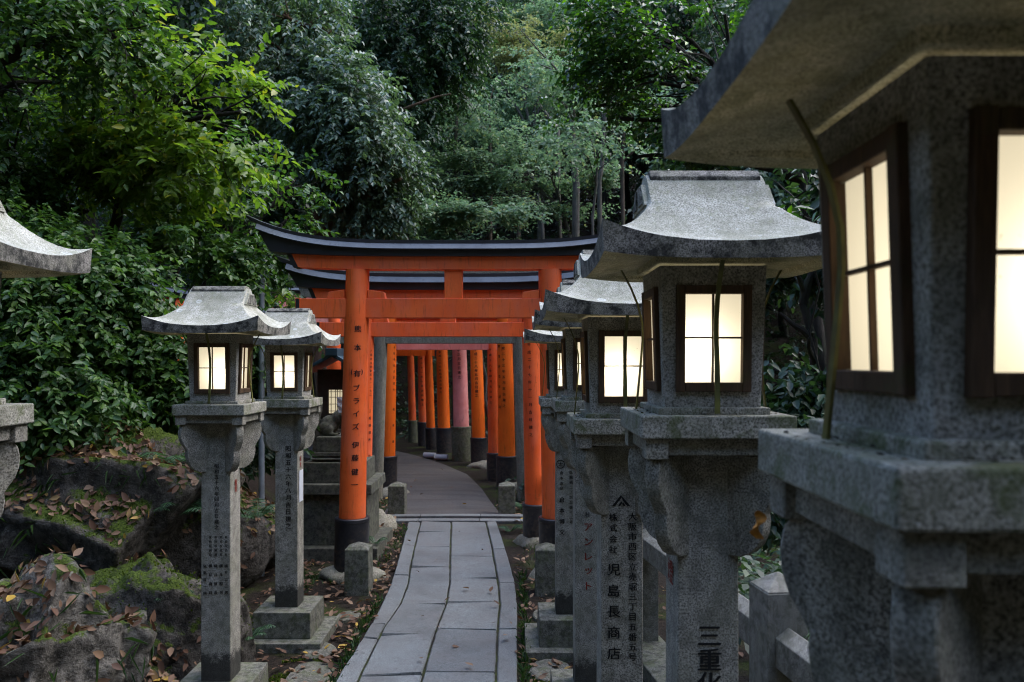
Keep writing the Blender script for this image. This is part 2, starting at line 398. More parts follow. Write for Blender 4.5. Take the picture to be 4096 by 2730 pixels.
def roof_mesh():
    mb = MB(); a = .25
    xs = [.128] + list(np.linspace(.139, .25, 30))
    X = [-x for x in xs[::-1]] + [-.064, 0, .064] + xs
    yy = [.02, .04, .052, .064, .076, .088, .099] + list(np.linspace(.109, .25, 38))
    Y = [-y for y in yy[::-1]] + yy
    def z(x, y):
        ax, ay = abs(x), abs(y)
        v = zf(ay)
        if ax > .13: v = min(v, zs(max(ax, .137)))
        return v + .043 * (ax / a) ** 2.4 * (ay / a) ** 2.4
    nx, ny = len(X), len(Y)
    vs = [(x, y, z(x, y)) for y in Y for x in X]
    fs = [(j * nx + i, j * nx + i + 1, (j + 1) * nx + i + 1, (j + 1) * nx + i) for j in range(ny - 1) for i in range(nx - 1)]
    mb.add(vs, fs, 0)
    loop = [(x, Y[0]) for x in X] + [(X[-1], y) for y in Y[1:]] + [(x, Y[-1]) for x in X[-2::-1]] + [(X[0], y) for y in Y[-2:0:-1]]
    n = len(loop)
    top = [(x, y, z(x, y)) for x, y in loop]; k = .986
    def sw(x, y): return .0135 * (abs(x) / a) ** 3 * (abs(y) / a) ** 3
    bot = [(x * k, y * k, .312 + sw(x, y)) for x, y in loop]
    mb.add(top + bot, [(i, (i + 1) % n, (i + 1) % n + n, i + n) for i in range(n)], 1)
    r2 = [(x * .86, y * .86, .317 + sw(x, y) * .5) for x, y in loop]; r3 = [(x * .84, y * .84, .325) for x, y in loop]
    r4 = [(x * .5, y * .5, .331) for x, y in loop]; r5 = [(x * .49, y * .49, .318) for x, y in loop]
    rings = bot + r2 + r3 + r4 + r5
    mb.add(rings, [(q * n + i, q * n + (i + 1) % n, (q + 1) * n + (i + 1) % n, (q + 1) * n + i) for q in range(4) for i in range(n)] + [tuple(4 * n + i for i in range(n))], 2)
    # carved gable panels
    for s in (-1, 1):
        mb.prism([(-.082, .447), (.082, .447), (.034, .500), (-.034, .500)], 'x', s * .126, s * .1405, 0)
        mb.prism([(-.06, .453), (-.012, .453), (-.008, .494), (-.028, .494)], 'x', s * .14, s * .144, 1)
        mb.prism([(.012, .453), (.06, .453), (.028, .494), (.008, .494)], 'x', s * .14, s * .144, 1)
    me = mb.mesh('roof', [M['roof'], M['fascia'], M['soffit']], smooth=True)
    return me
def ridge_mesh():
    mb = MB(); mb.prism([(-.042, .5), (.042, .5), (.042, .517), (.024, .534), (-.024, .534), (-.042, .517)], 'x', -.121, .121)
    return mb.mesh('ridge', [M['fascia'], M['roof']], bevel=.002)
HB = lambda z: .1025 + (z - .014) / .298 * .0095
def face(k, u, z, out):
    """point on lantern side k (0 front, 1 right, 2 back, 3 left); out = metres proud of the tapered body"""
    y = -(HB(z) + out)
    a = k * math.pi / 2
    return (u * math.cos(a) - y * math.sin(a), u * math.sin(a) + y * math.cos(a), z)
def body_mesh():
    mb = MB()
    for k in range(4):
        z0, z1, h0, h1, wv = .014, .313, .066, .254, .061
        o = [face(k, s * HB(z), z, 0) for s, z in ((-1, z0), (1, z0), (1, z1), (-1, z1))]
        hq = ((-wv, h0), (wv, h0), (wv, h1), (-wv, h1))
        i_ = [face(k, u, z, 0) for u, z in hq]; d = [face(k, u, z, -.022) for u, z in hq]
        mb.add(o + i_ + d, [(0, 1, 5, 4), (1, 2, 6, 5), (2, 3, 7, 6), (3, 0, 4, 7), (4, 5, 9, 8), (5, 6, 10, 9), (6, 7, 11, 10), (7, 4, 8, 11)])
    me = mb.mesh('body', [M['stone']])
    bm = bmesh.new(); bm.from_mesh(me); bmesh.ops.remove_doubles(bm, verts=bm.verts, dist=1e-5)
    es = [e for e in bm.edges if len(e.link_faces) == 2 and e.calc_face_angle(0) > R(60)]
    bmesh.ops.bevel(bm, geom=es, offset=.003, segments=2, profile=.5, affect='EDGES', clamp_overlap=True)
    bm.to_mesh(me); bm.free(); return me
def window_meshes(k):
    mb = MB()
    def bar(u0, u1, z0, z1, o0, o1, m=mb):
        m.hexa([face(k, u0, z0, o0), face(k, u1, z0, o0), face(k, u1, z0, o1), face(k, u0, z0, o1)],
               [face(k, u0, z1, o0), face(k, u1, z1, o0), face(k, u1, z1, o1), face(k, u0, z1, o1)])
    ow, iw = .079, .0605
    bar(-ow, -iw, .047, .272, -.012, .010); bar(iw, ow, .047, .272, -.012, .010)
    bar(-iw + .0002, iw - .0002, .2535, .271, -.012, .009); bar(-iw + .0002, iw - .0002, .048, .067, -.012, .009)
    fr = mb.mesh('window', [M['frame']], bevel=.0012, seg=1)
    mm = MB(); bar(-iw, iw, .1595, .1635, -.006, .001, mm); bar(-.002, .002, .0672, .1594, -.006, .0005, mm); bar(-.002, .002, .1636, .2534, -.006, .0005, mm)
    mu = mm.mesh('muntin', [M['frame']])
    mp = MB(); mp.add([face(k, u, z, -.008) for u, z in ((-iw, .067), (iw, .067), (iw, .2535), (-iw, .2535))], [(0, 1, 2, 3)])
    pa = mp.mesh('pane', [M['pane']])
    ms = MB(); vs = []; N = 9
    for i in range(N):
        t = i / (N - 1); z = .004 + t * .312
        out = .030 * (1 - t) ** 1.5 + .0125 + .085 * max(0, t - .52) ** 1.7 * 2.2
        u = .002 * math.sin(t * 5 + k * 1.3) + (.008 * max(0, t - .5) if k == 0 else -.003 * t) - .001
        w = .0056 - .001 * t
        vs += [face(k, u - w, z, out - .0015), face(k, u + w, z, out - .0015), face(k, u + w, z, out + .002), face(k, u - w, z, out + .002)]
    fs = [(i * 4 + j, i * 4 + (j + 1) % 4, i * 4 + 4 + (j + 1) % 4, i * 4 + 4 + j) for i in range(N - 1) for j in range(4)]
    ms.add(vs, fs + [(3, 2, 1, 0), tuple((N - 1) * 4 + j for j in range(4))])
    st = ms.mesh('bamboo_strip', [M['bamboo']])
    return fr, mu, pa, st
BRP = [(.05, -.0877), (.175, -.0877), (.186, -.10), (.191, -.125), (.189, -.15), (.18, -.175), (.166, -.195), (.158, -.209), (.160, -.225), (.157, -.25), (.147, -.275), (.129, -.295), (.106, -.306), (.05, -.309)]
def bracket_mesh(k):
    mb = MB(); mb.prism(BRP, 'y', -.017, .017)
    me = mb.mesh('bracket', [M['stone_dark']], bevel=.0022, seg=1, smooth=True)
    me.transform(Matrix.Rotation((k + .5) * math.pi / 2, 4, 'Z')); return me
LM = dict(roof=roof_mesh(), ridge=ridge_mesh(), body=body_mesh())
LM['win'] = [window_meshes(k) for k in range(4)]; LM['br'] = [bracket_mesh(k) for k in range(4)]
mb = MB(); mb.box(-.159, .159, -.159, .159, -.0475, 0); LM['ledge'] = mb.mesh('ledge', [M['ledge']], bevel=.0035)
mb = MB(); mb.box(-.118, .118, -.118, .118, -.002, .0145); LM['sill'] = mb.mesh('base_slab', [M['ledge']], bevel=.003)
mb = MB(); mb.box(-.137, .137, -.137, .137, -.0835, -.0476)
for sx in (-1, 1):
    for sy in (-1, 1):
        mb.box(min(sx * .102, sx * .149), max(sx * .102, sx * .149), min(sy * .102, sy * .149), max(sy * .102, sy * .149), -.0905, -.0474)
LM['cap'] = mb.mesh('capital', [M['stone_dark']], bevel=.0025)
mb = MB(); mb.frus(.168, .168, .05, .164, .164, .200); mb.frus(.245, .245, -.08, .242, .242, .0495); LM['plinth'] = mb.mesh('plinth', [M['plinth']], bevel=.004)
LG = 'stone lanterns lining the path'
def lantern(label, x, y, zl, power=1.0, rz=0.0, tilt=0.0, bulb=(.01, -.062)):
    t = thing('stone_lantern', label, 'stone lantern', (x, y, 0), rz, LG)
    t.rotation_euler[1] = tilt
    up = (0, 0, zl)
    place('plinth', LM['plinth'], t)
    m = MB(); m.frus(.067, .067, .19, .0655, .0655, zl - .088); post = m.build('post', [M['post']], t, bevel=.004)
    for k in range(4): place('bracket', LM['br'][k], t, up)
    place('capital', LM['cap'], t, up); place('ledge', LM['ledge'], t, up); place('base_slab', LM['sill'], t, up)
    place('body', LM['body'], t, up); r = place('roof', LM['roof'], t, up); place('ridge', LM['ridge'], r)
    for k in range(4):
        fr, mu, pa, st = LM['win'][k]
        w = place('window', fr, t, up); place('muntin', mu, w); place('pane', pa, w); place('bamboo_strip', st, t, up)
    li = bpy.data.lights.new('lantern_bulb', 'POINT'); li.energy = BULB * power; li.color = (1.0, .93, .80); li.shadow_soft_size = .018
    lo = bpy.data.objects.new('lantern_bulb', li); col.objects.link(lo); lo.parent = t; lo.location = (bulb[0], bulb[1], zl + .135)
    return t, post, zl
BULB = .105
HW = .067
front = lambda off=.0012, zl=None: (lambda u, v: (u, -HW - off, v))
left = lambda off=.0012: (lambda u, v: (-HW - off, -u, v))
right = lambda off=.0012: (lambda u, v: (HW + off, u, v))

r1 = lantern('large out-of-focus stone lantern cut off by the frame, closest one on the right', .434, .72, 1.573, 1.0, bulb=(.03, -.06))
r2 = lantern('stone lantern with lichen-spotted roof, largest one wholly lit, column reading 三重', .424, 1.76, 1.535, 1.0, bulb=(-.028, -.062))
r3 = lantern('stone lantern whose post carries a mountain crest and 児島長商店', .347, 2.54, 1.469, 1.0, bulb=(-.018, -.058))
r4 = lantern('stone lantern with red アンレット lettering on its post', .345, 3.52, 1.473, 1.0)
r5 = lantern('stone lantern with circled 太 crest on its post, farthest of the right row', .318, 4.53, 1.434, 1.0)
l0 = lantern('stone lantern cut by the left picture edge, only roof tip and bracket showing', -1.315, 1.74, 1.545, .7)
l1 = lantern('left stone lantern beside the mossy rocks with 昭和五十六年四月 on its post', -1.335, 3.60, 1.452, 1.0, bulb=(.045, -.062))
l2 = lantern('left stone lantern beside the tall gate pillar with a white notice on its post', -1.322, 4.66, 1.421, .9)

# writing on the posts
zz = lambda py, d: CAMZ - (py - HY) * d / F
# r2
lettering([('三', .002, zz(2545, 1.69), .055), ('重', .002, zz(2640, 1.69), .055), ('化', .002, zz(2735, 1.69), .055)], M['ink'], r2[1], front(.0015, r2[2]))
lettering(column('献燈', .0, zz(2135, 1.75), zz(2290, 1.75), .060), M['ink_red'], r2[1], left())
# r3
crest = ([], [])
def tri(pts):
    o = len(crest[0]); crest[0].extend(pts); crest[1].append(tuple(range(o, o + len(pts))))
cu, cv = -.004, zz(2005, 2.47)
tri([(cu - .028, cv - .016), (cu - .018, cv - .016), (cu + .004, cv + .012), (cu - .001, cv + .017)])
tri([(cu - .001 + .002, cv + .017), (cu + .006, cv + .012), (cu + .030, cv - .016), (cu + .020, cv - .016), (cu + .006, cv + .001)])
tri([(cu - .009, cv - .016), (cu - .002, cv - .016), (cu + .005, cv - .006), (cu + .001, cv - .001)])
tri([(cu + .008, cv - .016), (cu + .015, cv - .016), (cu + .008, cv - .005), (cu + .004, cv - .009)])
lettering(column('株式会社', -.028, zz(2070, 2.47), zz(2200, 2.47), .027) + column('児島長商店', -.026, zz(2280, 2.47), zz(2615, 2.47), .043)
          + column('大阪市西区立売堀三丁目五番五号', .033, zz(2067, 2.47), zz(2630, 2.47), .028), M['ink'], r3[1], front(.0015, r3[2]), extra=crest)
# r4
lettering(column('株式会社', -.012, zz(1925, 3.45), zz(2060, 3.45), .026), M['ink_soft'], r4[1], front(.0015, r4[2]))
lettering(column('アンレット', -.008, zz(2110, 3.45), zz(2345, 3.45), .044), M['ink_red'], r4[1], front(.0015, r4[2]))
# r5
ring = ([], []); rn = 20; rc = (-.042, zz(1858, 4.46))
for i in range(rn):
    a = 2 * math.pi * i / rn; ring[0].extend([(rc[0] + .025 * math.cos(a), rc[1] + .025 * math.sin(a)), (rc[0] + .0205 * math.cos(a), rc[1] + .0205 * math.sin(a))])
ring[1].extend([(2 * i, 2 * ((i + 1) % rn), 2 * ((i + 1) % rn) + 1, 2 * i + 1) for i in range(rn)])
lettering([('太', rc[0], rc[1], .028)] + column('倉本食品', -.036, zz(1893, 4.46), zz(1955, 4.46), .020) + column('倉本博文', -.034, zz(2000, 4.46), zz(2130, 4.46), .033)
          + column('生野区鶴橋二丁目五番十二号', .018, zz(1850, 4.46), zz(2090, 4.46), .021), M['ink'], r5[1], front(.0015, r5[2]), extra=ring)
# left pair
lettering(column('昭和五十六年四月吉日建之', .005, zz(1865, 3.53), zz(2110, 3.53), .021)
          + column('従業員一同', -.048, zz(2265, 3.53), zz(2375, 3.53), .017)
          + column('取締役会長', .048, zz(2150, 3.53), zz(2220, 3.53), .013) + column('横井二三男', .048, zz(2265, 3.53), zz(2372, 3.53), .017)
          + column('取締役社長', .025, zz(2150, 3.53), zz(2220, 3.53), .013) + column('横井照男', .025, zz(2265, 3.53), zz(2372, 3.53), .017)
          + column('専務取締役', .001, zz(2150, 3.53), zz(2220, 3.53), .013) + column('横井啓吾', .001, zz(2265, 3.53), zz(2372, 3.53), .017)
          + column('常務取締役', -.023, zz(2150, 3.53), zz(2220, 3.53), .013) + column('横井靖若', -.023, zz(2265, 3.53), zz(2372, 3.53), .017), M['ink'], l1[1], front(.0015, l1[2]))
lettering(column('献燈', 0, zz(1930, 3.6), zz(1955, 3.6), .034), M['ink_red'], l1[1], right())
lettering(column('昭和五十六年八月吉日建之', .012, zz(1795, 4.59), zz(2105, 4.59), .036), M['ink'], l2[1], front(.0015, l2[2]))
lettering(column('献燈', -.01, zz(1838, 4.62), zz(1862, 4.62), .034), M['ink_red'], l2[1], right())
m = MB(); m.box(HW + .001, HW + .004, -.045, .035, zz(2010, 4.62), zz(1885, 4.62)); m.build('paper_notice', [M['paper']], l2[1])
# fallen leaf caught on the first lantern
m = MB(); pts = []
for i in range(9):
    t = i / 8; z = .032 * (1 - t); w = .006 * (abs(math.sin(t * 5.2 + .5)) + .25)
    x = .004 * math.sin(t * 7)
    pts += [(x - w, .004 * math.sin(t * 9), z), (x + w * .7, .003 * math.cos(t * 8), z), (x, .005 + .003 * math.sin(t * 4), z)]
m.add(pts, [(i * 3 + a, i * 3 + b, i * 3 + 3 + b, i * 3 + 3 + a) for i in range(8) for a, b in ((0, 1), (1, 2), (2, 0))])
dl = m.build('dried_leaf', [simple('dried_leaf', (.42, .17, .015), .5, .4, 0, .5, 160)], None, (.285, .905, 1.443), smooth=True)
tag(dl, 'curled orange dead leaf hanging below the near lantern ledge', 'leaf')

# ------------------------------------------------------------------ torii gates
TG = 'torii gates over the path'
def torii(label, cx, y, sb, st, dia, zn, zl, zk, nuki_over=.38, lint_over=.55, kas_over=.78, paintm='verm', base='black', base_h=.30, base_d=1.28,
          top='metal', strut=True, rz=0.0, rise=.16, ndep=.10, sections=True, group=TG):
    """sb/st: half distance of the pillar centres at ground / at the lintel; zn, zl: bottom and top of tie beam and lintel; zk: bottom and top of cap"""
    t = thing('torii_gate', label, 'torii gate', (cx, y, 0), rz, group)
    P = M[paintm]; r = dia / 2; pil = []
    for s in (-1, 1):
        m = MB(); m.tube([(s * sb, 0, -.05), (s * (sb * .7 + st * .3), 0, zl[0] * .3), (s * st, 0, zl[0] + .002)], [r * 1.06, r * 1.02, r * .9], 32)
        p = m.build('pillar', [P], t, smooth=True); pil.append(p)
        if base:
            f = base_h / zl[0]; xb = s * (sb + (st - sb) * f)
            m = MB(); m.tube([(s * sb, 0, -.03), (s * sb, 0, .02), (xb, 0, base_h - .03), (xb, 0, base_h - .028), (xb, 0, base_h - .006), (xb, 0, base_h)],
                             [r * base_d * 1.03, r * base_d * 1.03, r * base_d, r * base_d * 1.04, r * base_d * 1.03, r * base_d * .98], 32)
            m.build('sleeve', [M[base]], t, smooth=True)
    xn = st + nuki_over; ez = .035
    m = MB(); m.box(-xn, xn, -ndep / 2, ndep / 2, zn[0], zn[1])
    for s in (-1, 1):
        m.box(min(s * (xn - .002), s * (xn + ez)), max(s * (xn - .002), s * (xn + ez)), -ndep / 2 - .004, ndep / 2 + .004, zn[0] - .004, zn[1] + .004, 1)
    m.build('tie_beam', [P, M['black']], t, bevel=.004)
    stn = sb + (st - sb) * zn[1] / zl[0]
    for s in (-1, 1):
        for q in (-1, 1):
            xa = s * stn + q * r * .9; xb = s * stn + q * (r + .125); h = .062 * (zn[1] - zn[0]) / .147
            m = MB(); m.prism([(xa, zn[1] + .001), (xb, zn[1] + .001), (xb - q * .012, zn[1] + h * .8), (xa, zn[1] + h * 1.12)][::q], 'y', -ndep * .42, ndep * .42)
            m.build('wedge', [P], t, bevel=.003)
    if strut:
        m = MB(); m.box(-.069, .069, -ndep * .4, ndep * .4, zn[1] - .0005, zl[0] + .004); m.build('strut', [P], t, bevel=.004)
    # lintel and cap curve upwards towards the ends
    def crv(x, k): return rise * (abs(x) / (st + kas_over)) ** 4.0 * k
    def beam(half, y0, y1, zb, zt, slant, mi, m, n=28, k=1.0, ridge=0.0, kb=None):
        kb = k if kb is None else kb
        vs = []; N = n + 1
        for i in range(N):
            u = -1 + 2 * i / n
            for (yy, zz_, sl) in ((y0, zb, 0), (y1, zb, 0), (y1, zt, slant), (0, zt + ridge, slant), (y0, zt, slant)):
                x = u * (half + sl * 1.0); vs.append((x, yy, zz_ + crv(x, kb if zz_ == zb else k)))
        fs = [(i * 5 + j, i * 5 + (j + 1) % 5, i * 5 + 5 + (j + 1) % 5, i * 5 + 5 + j) for i in range(n) for j in range(5)]
        m.add(vs, fs + [(4, 3, 2, 1, 0), tuple(n * 5 + j for j in range(5))], mi)
    m = MB(); hl = st + lint_over
    beam(hl, -ndep * .6, ndep * .6, zl[0], zl[1], .05, 0, m, k=.3)
    m.build('lintel', [P], t)
    for s in (-1, 1):
        dz = crv(hl, .3); m = MB()
        b = [(s * hl, -ndep * .62, zl[0] + dz - .004), (s * (hl + .035), -ndep * .62, zl[0] + dz - .004), (s * (hl + .035), ndep * .62, zl[0] + dz - .004), (s * hl, ndep * .62, zl[0] + dz - .004)]
        m.hexa(b, [(p[0] + s * .05, p[1], zl[1] + dz - .0005) for p in b])
        m.build('lintel_cap', [M['black'] if top != 'concrete' else P], t)
    hk = st + kas_over; Kb = M['slate'] if top != 'concrete' else P
    z0, z1 = zk; h = z1 - z0; kd = ndep * 1.15
    m = MB()
    if top == 'metal':
        beam(hk - .13, -kd * .8, kd * .8, z0 + .0005, z0 + h * .44, .10, 0, m, kb=.3)            # black board
        N = 28; vs = []                                                                    # sloping metal apron
        for i in range(N + 1):
            x = (-1 + 2 * i / N) * (hk - .03); c = crv(x, 1)
            for (yy, zz_) in ((-kd * 1.08, z0 + h * .37), (-kd * 1.10, z0 + h * .40), (-kd * .74, z0 + h * .72), (kd * .74, z0 + h * .72), (kd * 1.10, z0 + h * .40), (kd * 1.08, z0 + h * .37)):
                vs.append((x, yy, zz_ + c))
        m.add(vs, [(i * 6 + j, i * 6 + (j + 1) % 6, i * 6 + 6 + (j + 1) % 6, i * 6 + 6 + j) for i in range(N) for j in range(6)] + [tuple(range(5, -1, -1)), tuple(N * 6 + j for j in range(6))], 1)
        beam(hk + .03, -kd * .72, kd * .72, z0 + h * .725, z0 + h * .93, .03, 0, m, ridge=h * .07)
    else:
        beam(hk - .08, -kd * .85, kd * .85, z0 + .0005, z1, .08, 0, m, ridge=h * .25, kb=.3)
    m.build('top_lintel', [M['black'] if top == 'metal' else Kb, Kb], t, smooth=True)
    t['_g'] = (sb, st, zl[0], r)
    return t, pil
def pil_text(tor, side, rows, mat='ink', az=0.0):
    """rows (char,u,z,size) wrapped round the pillar; az = degrees from facing the path's near end"""
    t, pil = tor; sb, st, zt, r = t['_g']; s = (-1, 1)[side]
    def fn(u, v):
        f = v / zt; cx = s * (sb + (st - sb) * f); rr = r * float(np.interp(f, [0, .3, 1], [1.06, 1.02, .9])) + .0022
        a = R(az) + u / rr
        return (cx + rr * math.sin(a), -rr * math.cos(a), v)
    lettering(rows, M[mat], pil[side], fn, cut=.007)

t1 = torii('front torii gate with tall black curved cap and 熊本 on its left pillar', -.445, 6.0, .787, .735, .196, (1.968, 2.115), (2.335, 2.432), (2.432, 2.562),
           nuki_over=.43, lint_over=.44, kas_over=.775, base_h=.448, base_d=1.3, rise=.165)
T1 = [('熊', 1316), ('本', 1391), ('(', 1490), ('有', 1495), (')', 1490), ('ブ', 1552), ('ラ', 1605), ('イ', 1656), ('ズ', 1707), ('伊', 1781), ('藤', 1833), ('健', 1889), ('一', 1940)]
rows = []
for c, y in T1:
    u = {'(': -.040, ')': .040}.get(c, 0.0); rows.append((c, u, zz(y, 5.9), .048 if c in '()' else .056))
pil_text(t1, 0, rows, az=18)
t2 = torii('second torii gate close behind the front one with dark tiled cap', -.575, 7.05, .79, .74, .175, (1.857, 1.985), (2.16, 2.272), (2.272, 2.43),
           nuki_over=.40, lint_over=.42, kas_over=.72, base_h=.36, rise=.13)
pil_text(t2, 0, column('八尾市太田新町七ー二七二', .02, zz(1405, 7), zz(1580, 7), .026) + column('三尾熔接所', .02, zz(1645, 7), zz(1760, 7), .03) + column('川畑國光', .02, zz(1825, 7), zz(1915, 7), .03), az=42)
pil_text(t2, 1, column('平成二十七年十一月吉日建之', -.005, zz(1380, 7), zz(1738, 7), .034), az=-12)
t3 = torii('bare grey concrete torii gate behind the two front vermilion gates', -.73, 9.25, .885, .80, .165, (1.84, 2.0), (2.34, 2.49), (2.49, 2.74),
           nuki_over=.5, lint_over=.9, kas_over=1.15, paintm='concrete', base=None, top='concrete', rise=.3)
t4 = torii('bright vermilion torii gate just beyond the grey concrete gate', -.845, 10.15, .785, .745, .215, (1.93, 2.08), (2.25, 2.36), (2.36, 2.50), paintm='verm_bright', base_h=.41, nuki_over=.3)
pil_text(t4, 1, column('平成二十三年五月吉日建之', .005, zz(1370, 10), zz(1625, 10), .042) + column('創業参百年記念', -.06, zz(1385, 10), zz(1630, 10), .04), az=-14)
pil_text(t4, 0, column('大阪市住吉区清水', .03, zz(1390, 10), zz(1560, 10), .034) + column('稲荷講', .03, zz(1640, 10), zz(1770, 10), .036), az=40)
t4b = torii('torii gate with faded pink tie beam standing in the tunnel', -1.05, 10.75, .81, .78, .16, (1.785, 1.90), (2.12, 2.22), (2.22, 2.36), paintm='verm', base_h=.38, nuki_over=.31)
for ch in t4b[0].children:
    if ch.name.startswith('tie_beam'): ch.data.materials[0] = M['pink']; ch['label'] = 'faded pink tie beam'
pil_text(t4b, 1, column('平成十八年四月吉日建之', -.02, zz(1400, 10.7), zz(1610, 10.7), .036), az=-10)
t5 = torii('vermilion torii gate with 二十八年五月 on its right pillar', -1.31, 12.27, .80, .74, .205, (1.95, 2.08), (2.25, 2.36), (2.36, 2.50), paintm='verm_bright', base_h=.43, rz=R(6))
pil_text(t5, 1, column('平成二十八年五月吉日建之', -.01, zz(1400, 12.2), zz(1583, 12.2), .052), az=-4)
t6 = torii('faded pink torii gate on thick grey concrete pillar sleeves', -1.63, 12.75, .82, .765, .25, (2.0, 2.14), (2.3, 2.42), (2.42, 2.56), paintm='pink', base='base_green', base_h=.56, rz=R(9))
pil_text(t6, 1, column('平成三年三月吉日建之', -.01, zz(1345, 12.6), zz(1510, 12.6), .056), az=-6)
t7 = torii('torii gate with 二十六年四月 lettering deep in the tunnel', -1.98, 13.8, .80, .74, .215, (1.98, 2.11), (2.3, 2.4), (2.4, 2.54), paintm='verm_bright', base_h=.44, rz=R(14))
pil_text(t7, 1, column('平成二十六年四月吉日建之', -.045, zz(1410, 13.7), zz(1570, 13.7), .044), az=-6)
t8 = torii('slim vermilion torii gate standing tenth of the tunnel with low tie beam', -2.22, 14.25, .77, .70, .155, (1.72, 1.83), (2.1, 2.2), (2.2, 2.32), paintm='verm_bright', base_h=.40, nuki_over=.12, rz=R(18))
t9 = torii('slim torii gate in shade behind the low-beamed gate', -2.42, 14.75, .78, .73, .16, (1.95, 2.06), (2.2, 2.3), (2.3, 2.42), paintm='verm', base_h=.46, rz=R(22))
pil_text(t9, 1, column('平成二十一年十月吉日建之', -.01, zz(1415, 14.5), zz(1625, 14.5), .045), az=-10)
t10 = torii('farthest torii gate at the bend with grey-green sleeves', -2.68, 15.35, .79, .72, .145, (1.98, 2.08), (2.2, 2.3), (2.3, 2.42), paintm='verm', base='base_green', base_h=.44, rz=R(28))
# gates of the neighbouring path, left behind the lanterns
torii('orange torii gate half hidden left behind the dark cap of the second gate', -4.05, 11.3, .72, .68, .17, (2.0, 2.12), (2.4, 2.5), (2.5, 2.64), rz=R(28), paintm='verm', kas_over=.5, lint_over=.3, group='torii gates of the side path')
tp = torii('torii gate with faded pink lintel glimpsed beside the grey steel pole', -2.95, 10.3, .62, .60, .2, (2.12, 2.22), (2.3, 2.52), (2.52, 2.62), rz=R(24), paintm='pink', kas_over=.25, lint_over=.15, group='torii gates of the side path', strut=False)
for p_ in tp[1]: p_.data.materials[0] = M['verm']
for tt in [o for o in bpy.data.objects if '_g' in o.keys()]: del tt['_g']
# foundation stones under the sleeves
def rock(name, loc, size, seed, mat, cuts=9, amp=.16, sub=4, depth=.35, squash=.5, rz=0.0, tilt=(0, 0)):
    bm = bmesh.new(); bmesh.ops.create_icosphere(bm, subdivisions=sub, radius=1.0)
    rr = np.random.default_rng(seed)
    P = np.array([v.co[:] for v in bm.verts])
    def n3r(p, f):
        q = 0
        for _ in range(6):
            k = rr.normal(size=3) * f; q = q + np.sin(p @ k + rr.uniform(0, 6.3))
        return q / 6
    D = P / np.linalg.norm(P, axis=1)[:, None]; rad = np.zeros(len(D))
    for _ in range(4):                                   # union of rough convex blocks: flat broken faces, sharp arrises
        rj = np.full(len(D), 9.0)
        for _ in range(cuts):
            d = rr.normal(size=3); d /= np.linalg.norm(d); h = rr.uniform(.38, .95)
            cc_ = D @ d; rj = np.minimum(rj, np.where(cc_ > .05, h / np.maximum(cc_, .05), 9.0))
        rad = np.maximum(rad, np.minimum(rj, 1.15))
    P = D * (rad * (1 + amp * .6 * n3r(D, 2.0)))[:, None]
    def n3(p, f):
        s = 0
        for _ in range(6):
            k = rr.normal(size=3) * f; s = s + np.sin(p @ k + rr.uniform(0, 6.3))
        return s / 6
    N = P / (np.linalg.norm(P, axis=1)[:, None] + 1e-6)
    dsp = amp * .35 * n3(P, 5.5) - amp * .8 * np.maximum(0, .12 - np.abs(n3(P, 3.5))) * 3 + amp * .30 * np.abs(n3(P, 11)) + amp * .18 * n3(P, 26)
    P = P + N * dsp[:, None]
    P = P * np.array(size)
    for v, p in zip(bm.verts, P): v.co = p
    for f in bm.faces: f.smooth = True
    me = bpy.data.meshes.new(name); bm.to_mesh(me); bm.free(); me.materials.append(mat)
    o = place(name, me, None, loc, (tilt[0], tilt[1], rz)); return o
for i, (x, y, s, lb) in enumerate([(-1.235, 5.93, .26, 'mossy foundation stone under the left pillar of the front gate'), (.36, 6.0, .24, 'foundation stone under the right pillar of the front gate'),
                               (.215, 7.05, .22, 'foundation stone under the right pillar of the second gate'), (-1.46, 9.6, .2, 'pale foundation stone left of the asphalt beside the far bollard'),
                               (.08, 10.1, .2, 'pale foundation stone right behind the far bollard'), (-.42, 12.1, .26, 'foundation stone under the 二十八年 gate pillar')]):
    o = rock('foundation_stone', (x, y, -.03), (s, s * .9, .11), 40 + i, M['stoneblock'], 7, .10, 3)
    tag(o, lb, 'stone', 'foundation stones of the gates')
for i, (x, y, rz) in enumerate([(-1.375, 13.1, R(75)), (-1.15, 12.85, R(82))]):
    m = MB(); m.tube([(-.10, 0, .05), (.10, 0, .05)], .05, 24)
    o = m.build('pipe', [M['pipe']], None, (x, y, 0), smooth=True); o.rotation_euler = (0, 0, R(-18) + i * .15)
    tag(o, ('white round pipe lying by the gate sleeves, left of two', 'white round pipe lying by the gate sleeves, right of two')[i], 'pipe', 'white pipes by the gates')

